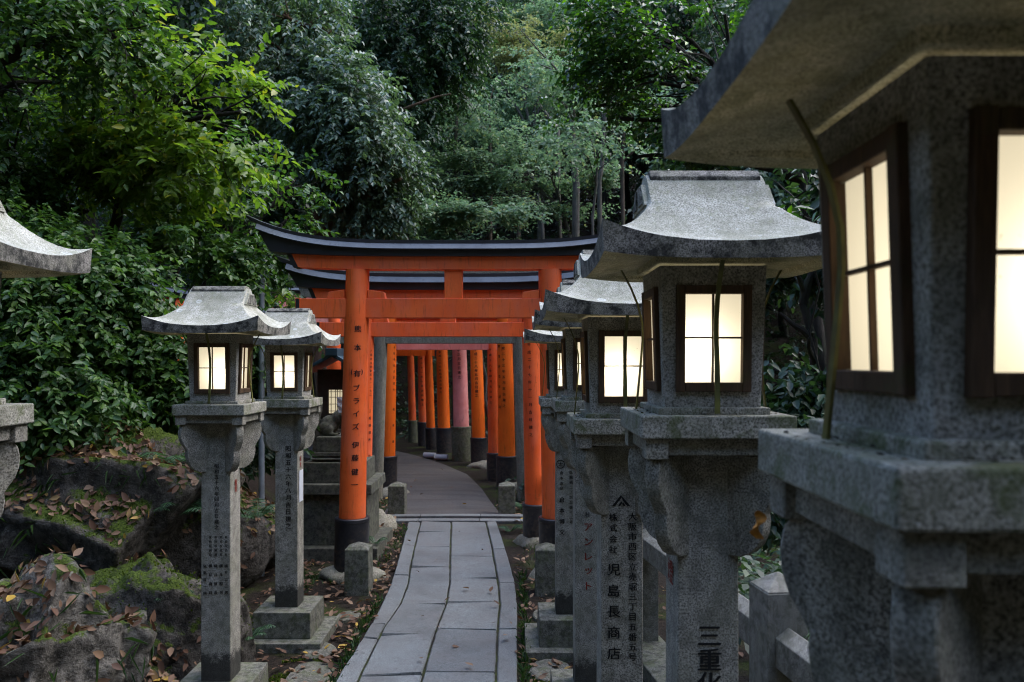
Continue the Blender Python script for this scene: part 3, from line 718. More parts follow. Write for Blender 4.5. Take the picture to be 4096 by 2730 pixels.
# ------------------------------------------------------------------ bollards, fence, altar, statue, little shrine, pole
for x, y, w, lb in [(-1.09, 5.58, .085, 'stone bollard in front of the left front gate pillar'), (.245, 5.56, .08, 'stone bollard in front of the right front gate pillars'),
                    (-1.218, 8.34, .088, 'stone bollard left of the asphalt beside the kerb'), (-.055, 8.36, .088, 'stone bollard right of the asphalt beside the kerb')]:
    m = MB(); m.frus(w * 1.02, w * 1.02, -.05, w, w, .318)
    m.add([(-w, -w, .318), (w, -w, .318), (w, w, .318), (-w, w, .318), (0, 0, .358)], [(0, 1, 4), (1, 2, 4), (2, 3, 4), (3, 0, 4)])
    me = m.mesh('stone_bollard', [M['plinth']]); bm = bmesh.new(); bm.from_mesh(me); bmesh.ops.remove_doubles(bm, verts=bm.verts, dist=1e-4)
    bmesh.ops.delete(bm, geom=[f for f in bm.faces if abs(f.normal.z) > .99 and f.calc_center_median().z > .3], context='FACES_ONLY')
    bmesh.ops.bevel(bm, geom=[e for e in bm.edges if len(e.link_faces) == 2 and e.calc_face_angle(0) > .3], offset=.007, segments=2, profile=.5, affect='EDGES', clamp_overlap=True)
    bm.to_mesh(me); bm.free()
    tag(place('stone_bollard', me, None, (x, y, 0)), lb, 'bollard', 'stone bollards along the path')

fx = lambda d: .96 - .138 * (d - 2.83)
fence = thing('stone_fence', 'low granite fence of square posts and slanting rails behind the right lanterns', 'fence', (fx(2.83), 2.83, 0))
fd = Vector((-.138, 1, 0)).normalized(); ang = math.atan2(-fd.x, fd.y)
for d in (-.4, 1.2, 2.83, 4.46, 6.1, 7.7):
    m = MB(); m.frus(.078, .078, -.1, .076, .076, .83); m.frus(.076, .076, .8305, .006, .006, .885)
    o = m.build('post', [M['fence']], fence, (fx(d) - fx(2.83), d - 2.83, 0), bevel=.005); o.rotation_euler = (0, 0, ang)
for d0, d1 in ((-.4, 1.2), (1.2, 2.83), (2.83, 4.46), (4.46, 6.1), (6.1, 7.7)):
    L = (d1 - d0) * 1.0095 - .14
    for zc in (.71,):
        m = MB(); m.prism([(-.048, zc - .14), (.048, zc - .14), (.048, zc - .035), (0, zc), (-.048, zc - .035)], 'y', -L / 2, L / 2)
        o = m.build('rail', [M['fence']], fence, ((fx(d0) + fx(d1)) / 2 - fx(2.83), (d0 + d1) / 2 - 2.83, 0), bevel=.004); o.rotation_euler = (0, 0, ang)
m = MB(); m.box(-.11, .11, -3.4, 5.0, -.2, .075); o = m.build('kerb', [M['plinth']], fence, bevel=.006); o.rotation_euler = (0, 0, ang)

alt = thing('stone_altar', 'dark stepped stone altar behind the left front gate pillar', 'altar', (-1.50, 6.85, 0))
for nm, (a, b, z0, z1) in dict(foot=(.40, .42, -.05, .10), body=(.29, .30, .10, .53), slab=(.34, .36, .5302, .615), upper_block=(.26, .27, .6152, .785),
                              step=(.20, .22, .83, .865), top_block=(.165, .2, .8652, .995)).items():
    m = MB(); m.frus(a, b, z0, a * .985, b * .985, z1); m.build(nm, [M['altar']], alt, bevel=.006)
m = MB(); m.frus(.17, .19, .785, .21, .23, .807); m.frus(.21, .23, .8072, .18, .2, .8298); m.build('moulding', [M['altar']], alt, bevel=.008)

fox = MB()
def ell(c, r, rot=None, n=14):
    bm = bmesh.new(); bmesh.ops.create_uvsphere(bm, u_segments=n, v_segments=n // 2 + 2, radius=1)
    mt = Matrix.Translation(c) @ (Matrix.Rotation(rot[0], 4, rot[1]) if rot else Matrix.Identity(4)) @ Matrix.Diagonal((*r, 1))
    vs = [mt @ v.co for v in bm.verts]; fs = [tuple(v.index for v in f.verts) for f in bm.faces]; bm.free(); fox.add(vs, fs)
for s in (-1, 1):
    ell((-.055, s * .045, .06), (.07, .034, .062)); ell((.0, s * .048, .014), (.06, .02, .015))         # haunches, hind feet
    fox.tube([(.09, s * .032, .18), (.105, s * .03, .1), (.11, s * .03, .015)], [.026, .019, .017], 10); ell((.125, s * .03, .012), (.03, .017, .013))
    ell((.135, s * .026, .345), (.012, .010, .032), (.15, 'Y'))                                          # ears
ell((-.03, 0, .095), (.085, .058, .08)); ell((.045, 0, .155), (.10, .05, .06), (-.75, 'Y')); ell((.085, 0, .19), (.05, .046, .065)); ell((.11, 0, .245), (.033, .031, .055))
ell((.14, 0, .295), (.045, .035, .036)); ell((.185, 0, .283), (.032, .017, .016))
fox.tube([(-.10, 0, .04), (-.145, 0, .07), (-.15, 0, .15), (-.135, 0, .22), (-.12, 0, .275), (-.115, 0, .31)], [.022, .03, .038, .040, .028, .008], 12)
fo = fox.build('fox_statue', [M['altar']], None, (-1.55, 6.8, .995), smooth=True)
rm = fo.modifiers.new('Remesh', 'REMESH'); rm.mode = 'VOXEL'; rm.voxel_size = .007; rm.use_smooth_shade = True
sm = fo.modifiers.new('Smooth', 'SMOOTH'); sm.iterations = 6; sm.factor = .5
tag(fo, 'dark seated stone fox with raised tail on top of the stepped altar', 'statue')
m = MB(); vs = []
for i in range(5):
    vs += [(-.03 + .004 * i, .004 * (i % 2), .13 - .032 * i), (.025, .004 * ((i + 1) % 2), .13 - .032 * i)]
m.add(vs, [(2 * i, 2 * i + 1, 2 * i + 3, 2 * i + 2) for i in range(4)])
pg = m.build('paper_streamer', [M['paper']], None, W(1361, 1652, 6.55)); pg.modifiers.new('Solidify', 'SOLIDIFY').thickness = .002
tag(pg, 'white folded paper strip hanging beside the stone fox', 'paper streamer')

shr = thing('wayside_shrine', 'small dark wooden shrine with blue metal roof and a lit lattice window', 'shrine', (-1.79, 8.1, 0))
m = MB(); m.box(-.22, .22, -.2, .2, 0, .95); m.build('stand', [M['altar']], shr, bevel=.006)
m = MB(); m.box(-.18, -.075, -.16, .16, .95, 1.55); m.box(.075, .18, -.16, .16, .95, 1.55); m.box(-.0749, .0749, -.159, .16, 1.35, 1.549); m.box(-.0749, .0749, -.159, .16, .951, 1.10); m.box(-.0749, .0749, .02, .159, 1.1002, 1.3498)
m.build('cabinet', [M['darkwood']], shr)
m = MB(); m.box(-.074, .074, -.13, -.126, 1.1005, 1.3495); w_ = m.build('window', [M['pane']], shr)
m = MB()
for x in (-.071, -.045, .0, .018, .045, .071): m.box(x - .003, x + .003, -.145, -.139, 1.1, 1.35)
for z in (1.105, 1.13, 1.20, 1.27, 1.325, 1.345): m.box(-.074, .074, -.1389, -.134, z - .003, z + .003)
m.build('lattice', [M['frame']], w_)
m = MB()
m.prism([(-.33, 1.53), (-.31, 1.515), (0, 1.68), (.31, 1.515), (.33, 1.53), (0, 1.725)], 'y', -.32, .3); m.box(-.06, .06, -.34, .32, 1.69, 1.765)
m.build('roof', [M['blueroof']], shr, bevel=.005)

pole = thing('steel_pole', 'galvanised steel pole with cable clamp behind the left lanterns', 'pole', (W(1046, 1440, 6.0).x, 6.0, 0))
m = MB(); m.tube([(0, 0, -.1), (0, 0, 2.33)], .0225, 16); m.build('shaft', [M['galv']], pole, smooth=True)
m = MB(); m.tube([(0, 0, 2.0), (0, 0, 2.035)], .0285, 16); m.box(-.06, -.02, -.012, .012, 2.005, 2.03); m.box(.02, .055, -.012, .012, 2.005, 2.03); m.build('clamp', [M['galv']], pole, smooth=True)
m = MB(); m.tube([(.03, -.02, 2.02), (.05, -.03, 1.99), (.09, -.02, 1.98), (.2, .1, 1.93), (.4, .5, 1.85)], .004, 8); m.build('cable', [M['galv']], pole)

# ------------------------------------------------------------------ terrain, path
def sstep(x, a, b):
    t = np.clip((x - a) / (b - a), 0, 1); return t * t * (3 - 2 * t)
def hgt(X, Y):
    X = np.asarray(X, float); Y = np.asarray(Y, float)
    edge = -1.72 - 1.35 * sstep(Y, 2.6, 3.6) + .6 * sstep(Y, 5.2, 6.4) - 1.3 * sstep(Y, 9, 13) - 2.5 * sstep(Y, 13, 17)
    t = np.maximum(0, edge - X)
    z = .75 * sstep(t, 0, .9) + .42 * np.maximum(0, t - .5)
    z = np.where(t > 8, z, z)
    r = np.maximum(0, X - 1.25 + .138 * (Y - 2.83) * 0)
    z = z - .9 * sstep(r, 0, 1.6) + .55 * np.maximum(0, r - 9.5)
    b = np.maximum(0, Y - 15.5 - .35 * np.maximum(0, -X - 1)); z = z + .72 * b * sstep(b, 0, 3)
    bk = np.maximum(0, -Y - 3.5); z = z + 1.1 * bk * sstep(bk, 0, 2)  # unseen rise behind the viewer, shaped to keep low sky light out
    n = .05 * np.sin(X * 3.1 + Y * 1.7) * np.sin(Y * 2.3 - X) + .03 * np.sin(X * 7.7) * np.sin(Y * 6.1 + 1)
    near = sstep(t, .05, .6) + sstep(r, .1, .8) + sstep(b, 0, 2)
    return np.minimum(z, 26) + n * np.clip(near, 0.0, 1.0) * 1.5
ax = np.concatenate([np.linspace(-60, -12, 25)[:-1], np.linspace(-12, -5, 29)[:-1], np.linspace(-5, 3, 90)[:-1], np.linspace(3, 12, 30)[:-1], np.linspace(12, 60, 25)])
ay = np.concatenate([np.linspace(-40, -4, 25)[:-1], np.linspace(-4, 1, 15)[:-1], np.linspace(1, 10, 100)[:-1], np.linspace(10, 24, 60)[:-1], np.linspace(24, 80, 30)])
GX, GY = np.meshgrid(ax, ay); GZ = hgt(GX, GY) - .004
nx, ny = len(ax), len(ay)
me = bpy.data.meshes.new('ground'); V = np.stack([GX.ravel(), GY.ravel(), GZ.ravel()], 1)
fc = [(j * nx + i, j * nx + i + 1, (j + 1) * nx + i + 1, (j + 1) * nx + i) for j in range(ny - 1) for i in range(nx - 1)]
me.from_pydata(V.tolist(), [], fc); me.materials.append(M['soil']); me.polygons.foreach_set('use_smooth', [True] * len(fc))
gr = place('ground', me); gr['kind'] = 'structure'

dd = [-4, 4.012, 4.75, 5.2, 5.69, 6.2, 6.81, 7.84]
EX = {0: [-.893, -.893, -.867, -.868, -.881, -.915, -.96, -1.042], 1: [-.781, -.781, -.775, -.74, -.752, -.80, -.845, -.91],
      2: [-.458, -.458, -.455, -.437, -.452, -.49, -.535, -.607], 3: [-.082, -.082, -.087, -.08, -.10, -.135, -.175, -.26], 4: [.031, .031, .036, .038, .0254, -.01, -.06, -.152]}
ex = lambda k, d: float(np.interp(d, dd, EX[k]))
pm = MB(); rnd = random.Random(3)
def slab(k, d0, d1):
    g = .0042; n = max(1, int((d1 - d0) / .09)); zt = .032 + rnd.uniform(-.004, .004); rows_ = []
    tilt = rnd.uniform(-.004, .004); j0, j1 = rnd.uniform(-.02, .02), rnd.uniform(-.02, .02)
    for i in range(n + 1):
        d = d0 + g + (d1 - d0 - 2 * g) * i / n; sk = (j0 * (1 - i / n) + j1 * i / n) if k in (1, 2) else 0
        xa, xb = ex(k, d) + g + rnd.uniform(0, .004), ex(k + 1, d) - g - rnd.uniform(0, .004); e = .006; w1 = rnd.uniform(-.002, .002)
        for x, z, dy in ((xa, -.03, -sk), (xa, zt - .006 - tilt, -sk), (xa + e, zt - tilt, -sk), (xb - e, zt + tilt + w1 * .3, sk), (xb, zt - .006 + tilt, sk), (xb, -.03, sk)):
            dyy = (e if i == 0 else -e if i == n else 0) if z > .02 and x not in (xa, xb) else 0
            rows_.append((x, d + dyy + dy, z - (.005 if (i in (0, n) and x in (xa, xb) and z > 0) else 0)))
    fs = [(i * 6 + j, i * 6 + j + 1, i * 6 + 7 + j, i * 6 + 6 + j) for i in range(n) for j in range(5)] + [(0, 1, 2, 3, 4, 5), tuple(n * 6 + j for j in range(5, -1, -1))]
    pm.add(rows_, fs)
for k, js in {0: [-4, -2, -.6, .7, 1.9, 2.9, 3.7, 4.56, 4.81, 5.9, 6.84, 7.84], 1: [-4, -2.6, -1.3, 0, 1.2, 2.2, 3.2, 4.03, 4.62, 5.2, 6.13, 6.78, 7.39, 7.84],
              2: [-4, -3, -1.6, -.4, .8, 1.7, 2.6, 3.4, 4.07, 4.716, 5.24, 5.81, 6.466, 7.84], 3: [-4, -1.8, 0, 1.4, 2.6, 3.6, 4.72, 5.7, 6.7, 7.84]}.items():
    for a, b in zip(js, js[1:]): slab(k, a, b)
bed = []
for i in range(61):
    d = -4 + 11.84 * i / 60; bed += [(ex(0, d) + .01, d, .020), (ex(4, d) - .01, d, .020)]
pm.add(bed, [(2 * i, 2 * i + 1, 2 * i + 3, 2 * i + 2) for i in range(60)], 1)
pth = pm.build('path', [M['paving'], M['joint']]); pth['kind'] = 'structure'
m = MB()  # two kerb strips
for (dc, w, zt, xa, xb) in ((7.98, .055, .028, -1.62, .36), (8.19, .05, .034, -1.55, .38)):
    brk = [xa, -.95, -.33, xb]
    for x0, x1 in zip(brk, brk[1:]):
        n = 6; vs = []
        for i in range(n + 1):
            x = x0 + .004 + (x1 - x0 - .008) * i / n; d = dc - .05 * (x + .6) ** 2
            vs += [(x, d - w, -.03), (x, d - w, zt - .006), (x, d - w + .007, zt), (x, d + w - .007, zt), (x, d + w, zt - .006), (x, d + w, -.03)]
        m.add(vs, [(i * 6 + j, i * 6 + j + 1, i * 6 + 7 + j, i * 6 + 6 + j) for i in range(n) for j in range(5)] + [(0, 1, 2, 3, 4, 5), tuple(n * 6 + j for j in range(5, -1, -1))])
kb = m.build('kerb', [M['paving']]); kb['kind'] = 'structure'
Rr = [(-.10, 8.26), (-.25, 9.1), (-.389, 10.0), (-.65, 11.3), (-1.094, 12.4), (-1.62, 13.4), (-2.2, 14.3), (-3.2, 15.2), (-4.6, 15.9), (-6.5, 16.3)]
Lr = [(-1.36, 8.2), (-1.42, 9.2), (-1.56, 10.2), (-1.8, 11.0), (-2.2, 11.7), (-2.7, 12.4), (-3.2, 13.0), (-4.0, 13.6), (-5.0, 14.1), (-6.5, 14.5)]
def resamp(P, n):
    P = np.array(P); s = np.concatenate([[0], np.cumsum(np.linalg.norm(np.diff(P, axis=0), axis=1))]); t = np.linspace(0, s[-1], n)
    return np.stack([np.interp(t, s, P[:, 0]), np.interp(t, s, P[:, 1])], 1)
Ra, La = resamp(Rr, 60), resamp(Lr, 60); vs = []; NC = 8
for a, b in zip(La, Ra):
    for j in range(NC + 1):
        f = j / NC; x, y = a + (b - a) * f; vs.append((x, y, max(.006, .03 - .03 * abs(2 * f - 1) ** 6) + .004 * math.sin(y * 2.1 + x)))
m = MB(); m.add(vs, [(i * (NC + 1) + j, i * (NC + 1) + j + 1, (i + 1) * (NC + 1) + j + 1, (i + 1) * (NC + 1) + j) for i in range(59) for j in range(NC)])
rd = m.build('road', [M['asphalt']], smooth=True); rd['kind'] = 'structure'
# irregular flagstones let into the earth beside the path
m = MB(); rr = random.Random(11)
for cx, cy, a, b in ((-1.06, 4.05, .13, .22), (-1.08, 4.42, .10, .12), (-1.18, 3.55, .2, .24), (-1.05, 5.02, .085, .09), (.22, 5.05, .1, .13), (.13, 4.7, .07, .1), (.2, 4.15, .12, .16), (-1.2, 2.9, .22, .3), (-.98, 3.3, .07, .2)):
    n = 11; p = [(cx + a * math.cos(6.283 * i / n) * rr.uniform(.8, 1.12), cy + b * math.sin(6.283 * i / n) * rr.uniform(.8, 1.12)) for i in range(n)]
    q = [(cx + (x - cx) * .93, cy + (y - cy) * .93) for x, y in p]
    m.add([(x, y, -.02) for x, y in p] + [(x, y, .011) for x, y in p] + [(x, y, .018) for x, y in q],
          [(i, (i + 1) % n, (i + 1) % n + n, i + n) for i in range(n)] + [(i + n, (i + 1) % n + n, (i + 1) % n + 2 * n, i + 2 * n) for i in range(n)] + [tuple(2 * n + i for i in range(n))])
fl = m.build('flagstone_path', [M['flag']]); fl['kind'] = 'structure'

# ------------------------------------------------------------------ rocks of the left bank
RG = 'rocks of the left bank'
for nm, loc, size, seed, mat, lb, kw in [
    ('boulder', (-2.58, 4.80, .40), (.98, .70, .80), 21, 'rock', 'big mossy boulder carpeted with fallen leaves beside the left lantern', dict(cuts=16, amp=.13, sub=6, tilt=(0, .12))),
    ('boulder', (-1.88, 4.0, .12), (.50, .40, .46), 22, 'rock', 'dark mossy rock at the foot of the big boulder', dict(cuts=15, amp=.18, sub=6, tilt=(.1, .35))),
    ('boulder', (-1.90, 3.12, .14), (.52, .42, .62), 23, 'rock_pale', 'pale ridged rock in the bottom left corner', dict(cuts=15, amp=.2, sub=6, tilt=(0, .45))),
    ('boulder', (-2.45, 3.5, .25), (.5, .4, .5), 24, 'rock_pale', 'pale rock with moss at the left picture edge', dict(cuts=15, amp=.2, sub=6)),
    ('boulder', (-1.68, 3.55, .02), (.22, .3, .26), 26, 'rock', 'low mossy rock beside the left lantern plinth', dict(cuts=14, amp=.18, sub=5)),
    ('boulder', (-1.70, 4.25, .06), (.20, .28, .22), 27, 'rock', 'small mossy rock between the left lanterns', dict(cuts=8, amp=.16, sub=4)),
    ('boulder', (-2.0, 2.6, .08), (.45, .36, .42), 28, 'rock_pale', 'rounded grey rock lying lowest in the left corner', dict(cuts=7, amp=.15, sub=5)),
    ('boulder', (-1.33, 7.55, .05), (.2, .16, .15), 29, 'stoneblock', 'pinkish broken stone beside the concrete gate pillar', dict(cuts=10, amp=.08, sub=3)),
    ('boulder', (-2.3, 6.0, .3), (.5, .5, .5), 30, 'rock', 'shaded mossy rock behind the ferns', dict(cuts=8, amp=.16, sub=4)),
]:
    tag(rock(nm, loc, size, seed, M[mat], **kw), lb, 'rock', RG)

# ------------------------------------------------------------------ foliage
rng = np.random.default_rng(12)
def unit(v): return v / (np.linalg.norm(v, axis=-1, keepdims=True) + 1e-9)
def np_mesh(name, V, quads, mat, smooth=False, loops=4):
    me = bpy.data.meshes.new(name); n = len(V); f = len(quads)
    me.vertices.add(n); me.vertices.foreach_set('co', np.ascontiguousarray(V, dtype=np.float32).ravel())
    me.loops.add(f * loops); me.loops.foreach_set('vertex_index', np.ascontiguousarray(quads, dtype=np.int32).ravel())
    me.polygons.add(f); me.polygons.foreach_set('loop_start', np.arange(f, dtype=np.int32) * loops)
    if smooth: me.polygons.foreach_set('use_smooth', np.ones(f, bool))
    me.materials.append(mat); me.update(calc_edges=True); me.validate(); return me
def leaves(name, P, A, N, L, Wd, mat, fold=.35, curl=.15, fine=True):
    """n leaves: base P, axis A, normal N, length L, half width Wd"""
    A = unit(A); N = unit(N - A * np.sum(N * A, 1, keepdims=True)); S = np.cross(A, N); n = len(P)
    L = np.broadcast_to(L, n)[:, None]; Wd = np.broadcast_to(Wd, n)[:, None]
    if fine:
        b = P; tip = P + A * L - N * L * curl
        l1 = P + A * L * .30 + S * Wd + N * Wd * fold; l2 = P + A * L * .66 + S * Wd * .78 + N * (Wd * fold * .7 - L * curl * .45)
        q1 = P + A * L * .30 - S * Wd + N * Wd * fold; q2 = P + A * L * .66 - S * Wd * .78 + N * (Wd * fold * .7 - L * curl * .45)
        V = np.stack([b, l1, l2, tip, q2, q1], 1).reshape(-1, 3); k = np.arange(n)[:, None] * 6
        Q = np.concatenate([k + np.array([[0, 3, 2, 1]]), k + np.array([[0, 5, 4, 3]])], 0)
    else:
        V = np.stack([P, P + A * L * .45 + S * Wd, P + A * L - N * L * curl, P + A * L * .45 - S * Wd], 1).reshape(-1, 3)
        Q = np.arange(n)[:, None] * 4 + np.array([[0, 3, 2, 1]])
    return np_mesh(name, V, Q, mat)
def n3(p, f, seed):
    r = np.random.default_rng(seed); s = 0
    for _ in range(6): s = s + np.sin(p @ (r.normal(size=3) * f) + r.uniform(0, 6.28))
    return s / 2.45
def spray_points(lobes, n, gate=.0, gf=3.0, inner=.35, seed=0):
    """spray roots through the outer part of a set of ellipsoid lobes [(c, (rx,ry,rz))]"""
    C = np.array([l[0] for l in lobes]); Rd = np.array([l[1] for l in lobes]); w = (Rd[:, 0] * Rd[:, 2]); w = w / w.sum()
    idx = rng.choice(len(lobes), size=int(n * 2.2), p=w); d = unit(rng.normal(size=(len(idx), 3)))
    rr = inner + (1 - inner) * rng.random(len(idx)) ** .6
    P = C[idx] + d * Rd[idx] * rr[:, None] * (1 + .16 * n3(C[idx] + d * Rd[idx], 2.2, seed + 5))[:, None]
    k = n3(P, gf, seed) + rng.normal(size=len(P)) * .35 > gate
    P, d = P[k][:n], unit(d[k][:n] * Rd[idx][k][:n])
    return P, d
def sprays(P, d, k, tw, ll, lw, droop=.35, flat=.9, jitter=.3, spread=.9):
    """k leaves along a twig from each root -> P,A,N,L,W"""
    m = len(P); o = unit(d * np.array([1, 1, .6]) + rng.normal(size=(m, 3)) * .45 + np.array([0, 0, -droop]))
    s = unit(np.cross(o, np.array([0, 0, 1.0])) + rng.normal(size=(m, 3)) * .15)
    t = (np.arange(k) + .5) / k; sg = np.where(np.arange(k) % 2 == 0, 1.0, -1.0)
    tl = tw * rng.uniform(.6, 1.3, size=(m, 1))
    pos = P[:, None, :] + o[:, None, :] * (t[None, :] * tl)[..., None] + np.array([0, 0, -1.0]) * ((t ** 2)[None, :, None] * tw * droop * .5)
    ax = unit(o[:, None, :] * .55 + s[:, None, :] * (sg * spread)[None, :, None] + np.array([0, 0, -droop * .7]) + rng.normal(size=(m, k, 3)) * jitter)
    nn = np.array([0, 0, flat]) + o[:, None, :] * .25 + rng.normal(size=(m, k, 3)) * .45
    N = m * k; sc_ = rng.uniform(.65, 1.15, size=N)
    return pos.reshape(N, 3), ax.reshape(N, 3), nn.reshape(N, 3), ll * sc_, lw * sc_, o, tl
def limb(mb, a, b, r0, r1, bend=.12, n=8, sides=8, seed=0):
    r = random.Random(seed); a, b = Vector(a), Vector(b); L = (b - a).length
    o1 = Vector((r.uniform(-1, 1), r.uniform(-1, 1), r.uniform(-.3, 1))) * L * bend; o2 = Vector((r.uniform(-1, 1), r.uniform(-1, 1), r.uniform(-.5, .6))) * L * bend
    pts = []
    for i in range(n + 1):
        t = i / n; pts.append(a.lerp(b, t) + o1 * (math.sin(math.pi * t)) * (1 - t) + o2 * math.sin(math.pi * t) * t + Vector((r.uniform(-1, 1), r.uniform(-1, 1), r.uniform(-1, 1))) * L * .012)
    mb.tube(pts, [r0 + (r1 - r0) * (i / n) ** .8 for i in range(n + 1)], sides); return pts
def tree(name, label, cat, lobes, root, top, r0, leafm, barkm, n, k, tw, ll, lw, gate=0., droop=.35, fine=True, group=None, inner=.35, flat=.9, gf=3., seed=0, twigs=10, extra=None, fold=.35, spread=.9, tier=0):
    root = Vector(root); top = Vector(top)
    t = thing(name, label, cat, root, 0, group)
    mb = MB(); tr = limb(mb, root - Vector((0, 0, .2)), top, r0, r0 * .42, .05, 10, 12, seed)
    tw_b = []
    for i, (c, rd) in enumerate(lobes):
        c = Vector(c); j = min(range(2, len(tr)), key=lambda q: (tr[q] - c).length + max(0, tr[q].z - c.z + .15) * 2)
        st = tr[j]; L = (c - st).length; rr0 = min(r0 * .5, .02 + .035 * L * r0 / .1)
        pts = limb(mb, st, c, rr0, rr0 * .35, .14, 7, 8, seed * 31 + i); tw_b.append((pts, rr0))
    P, d = spray_points(lobes, n, gate, gf, inner, seed)
    if tier: P[:, 2] = np.round((P[:, 2] + .25 * n3(P * np.array([1, 1, 0]), 1.1, seed)) / tier) * tier + rng.normal(0, .045, len(P)) - .06 * np.abs(rng.normal(size=len(P)))
    p, a, nn, L, Wd, o, tl = sprays(P, d, k, tw, ll, lw, droop, flat, spread=spread)
    # fine twigs carrying a share of the sprays
    if twigs:
        C = np.array([l[0] for l in lobes]); sel = rng.choice(len(P), size=min(len(P), twigs * len(lobes)), replace=False)
        for q in sel:
            i = int(np.argmin(np.linalg.norm(C - P[q], axis=1))); pts, rr0 = tw_b[i]; st = pts[rng.integers(3, len(pts))]
            limb(mb, st, Vector(P[q] + o[q] * tl[q, 0] * .8), max(.003, rr0 * .3), .0018, .10, 5, 5, int(q))
    if extra: extra(mb)
    mb.v = [tuple(Vector(v) - root) for v in mb.v]
    mb.build('trunk', [M[barkm]], t, smooth=True)
    place('crown', leaves('crown', p - np.array(root), a, nn, L, Wd, M[leafm], fine=fine, fold=fold), t)
    return t
def lob(px, py, d, r, sx=1, sy=1, sz=1):
    c = W(px, py, d); q = r * d / F; return ((c.x, c.y, c.z), (q * sx, q * sy, q * sz))

FG = 'trees of the wooded slope'
# left: bright broadleaf leaning over the lanterns
tree('broadleaf_tree', 'bright yellow-green broadleaf tree leaning in over the left lanterns', 'tree',
     [lob(560, 330, 5.9, 210, 1.1, 1, .8), lob(760, 400, 5.7, 250, 1.2, 1, .8), lob(900, 520, 5.6, 180, 1.3, 1, .7), lob(480, 600, 6.0, 230, 1.2, 1, .8), lob(700, 620, 5.8, 230, 1.3, 1, .7), lob(960, 450, 5.7, 110, 1, 1, .9), lob(380, 430, 6.2, 200)],
     (-3.55, 6.1, .9), (-2.95, 6.0, 3.3), .075, 'leaf_bright', 'bark_dark', 950, 11, .30, .082, .021, -.15, .25, twigs=16, seed=3)
tree('broadleaf_tree', 'dark-leaved tree spreading over the top left corner', 'tree',
     [lob(150, 90, 5.2, 260), lob(430, 120, 5.3, 230, 1.2), lob(60, 330, 5.2, 220), lob(250, 330, 5.6, 200), lob(560, 90, 5.5, 150), lob(60, 620, 5.5, 190), lob(230, 720, 5.8, 180), lob(60, 830, 5.4, 150), lob(350, 850, 6.0, 160)],
     (-4.3, 5.4, 1.2), (-3.6, 5.3, 3.6), .08, 'leaf_shrub', 'bark_dark', 900, 11, .26, .060, .0165, .0, .4, twigs=14, seed=4)
tree('broadleaf_tree', 'mid-green glossy tree between the bright tree and the brown trunk', 'tree',
     [lob(900, 760, 7.0, 210, 1.1), lob(1080, 780, 7.2, 160), lob(1150, 880, 7.2, 120), lob(980, 950, 7.1, 180), lob(780, 900, 6.9, 180), lob(1180, 720, 7.4, 90), lob(950, 640, 7.2, 120)],
     (-3.0, 7.4, .8), (-2.6, 7.2, 2.6), .06, 'leaf_shrub', 'bark_dark', 1250, 11, .27, .072, .0185, -.1, .3, twigs=10, seed=6)
SG = 'glossy shrubs on the left bank'
tree('glossy_shrub', 'dark glossy evergreen shrub behind the left edge lantern', 'shrub',
     [lob(80, 1010, 4.9, 190), lob(260, 1120, 5.0, 210), lob(420, 1200, 5.1, 200), lob(150, 1290, 4.8, 200), lob(330, 1420, 4.9, 200), lob(90, 1560, 4.7, 200), lob(330, 1640, 4.8, 170)],
     (-3.0, 5.2, .8), (-2.8, 5.1, 1.6), .04, 'leaf_shrub', 'bark_dark', 2300, 11, .20, .054, .0150, -.1, .5, twigs=8, seed=7, group=SG)
tree('glossy_shrub', 'dark glossy evergreen shrub right behind the lantern of the fourth month', 'shrub',
     [lob(560, 1130, 5.4, 180), lob(720, 1040, 5.6, 190), lob(560, 1370, 5.3, 190), lob(700, 1500, 5.4, 170), lob(520, 1600, 5.2, 150), lob(760, 1280, 5.7, 180), lob(900, 1060, 5.9, 130), lob(1060, 1000, 6.6, 130), lob(1010, 1400, 6.3, 130)],
     (-2.6, 5.7, .7), (-2.5, 5.6, 1.7), .04, 'leaf_shrub', 'bark_dark', 2500, 11, .20, .055, .0155, -.1, .45, twigs=8, seed=8, group=SG)
tree('glossy_shrub', 'deeply shaded shrub filling the gap between boulder and far lantern', 'shrub',
     [lob(860, 1760, 6.4, 170), lob(1080, 1700, 6.6, 150), lob(960, 1560, 6.6, 170), lob(700, 1700, 6.0, 150), lob(1120, 1250, 7.5, 160)],
     (-2.6, 6.7, .6), (-2.4, 6.6, 1.2), .03, 'leaf_dark', 'bark_dark', 620, 10, .2, .08, .02, -.1, .5, twigs=6, seed=9, group=SG)
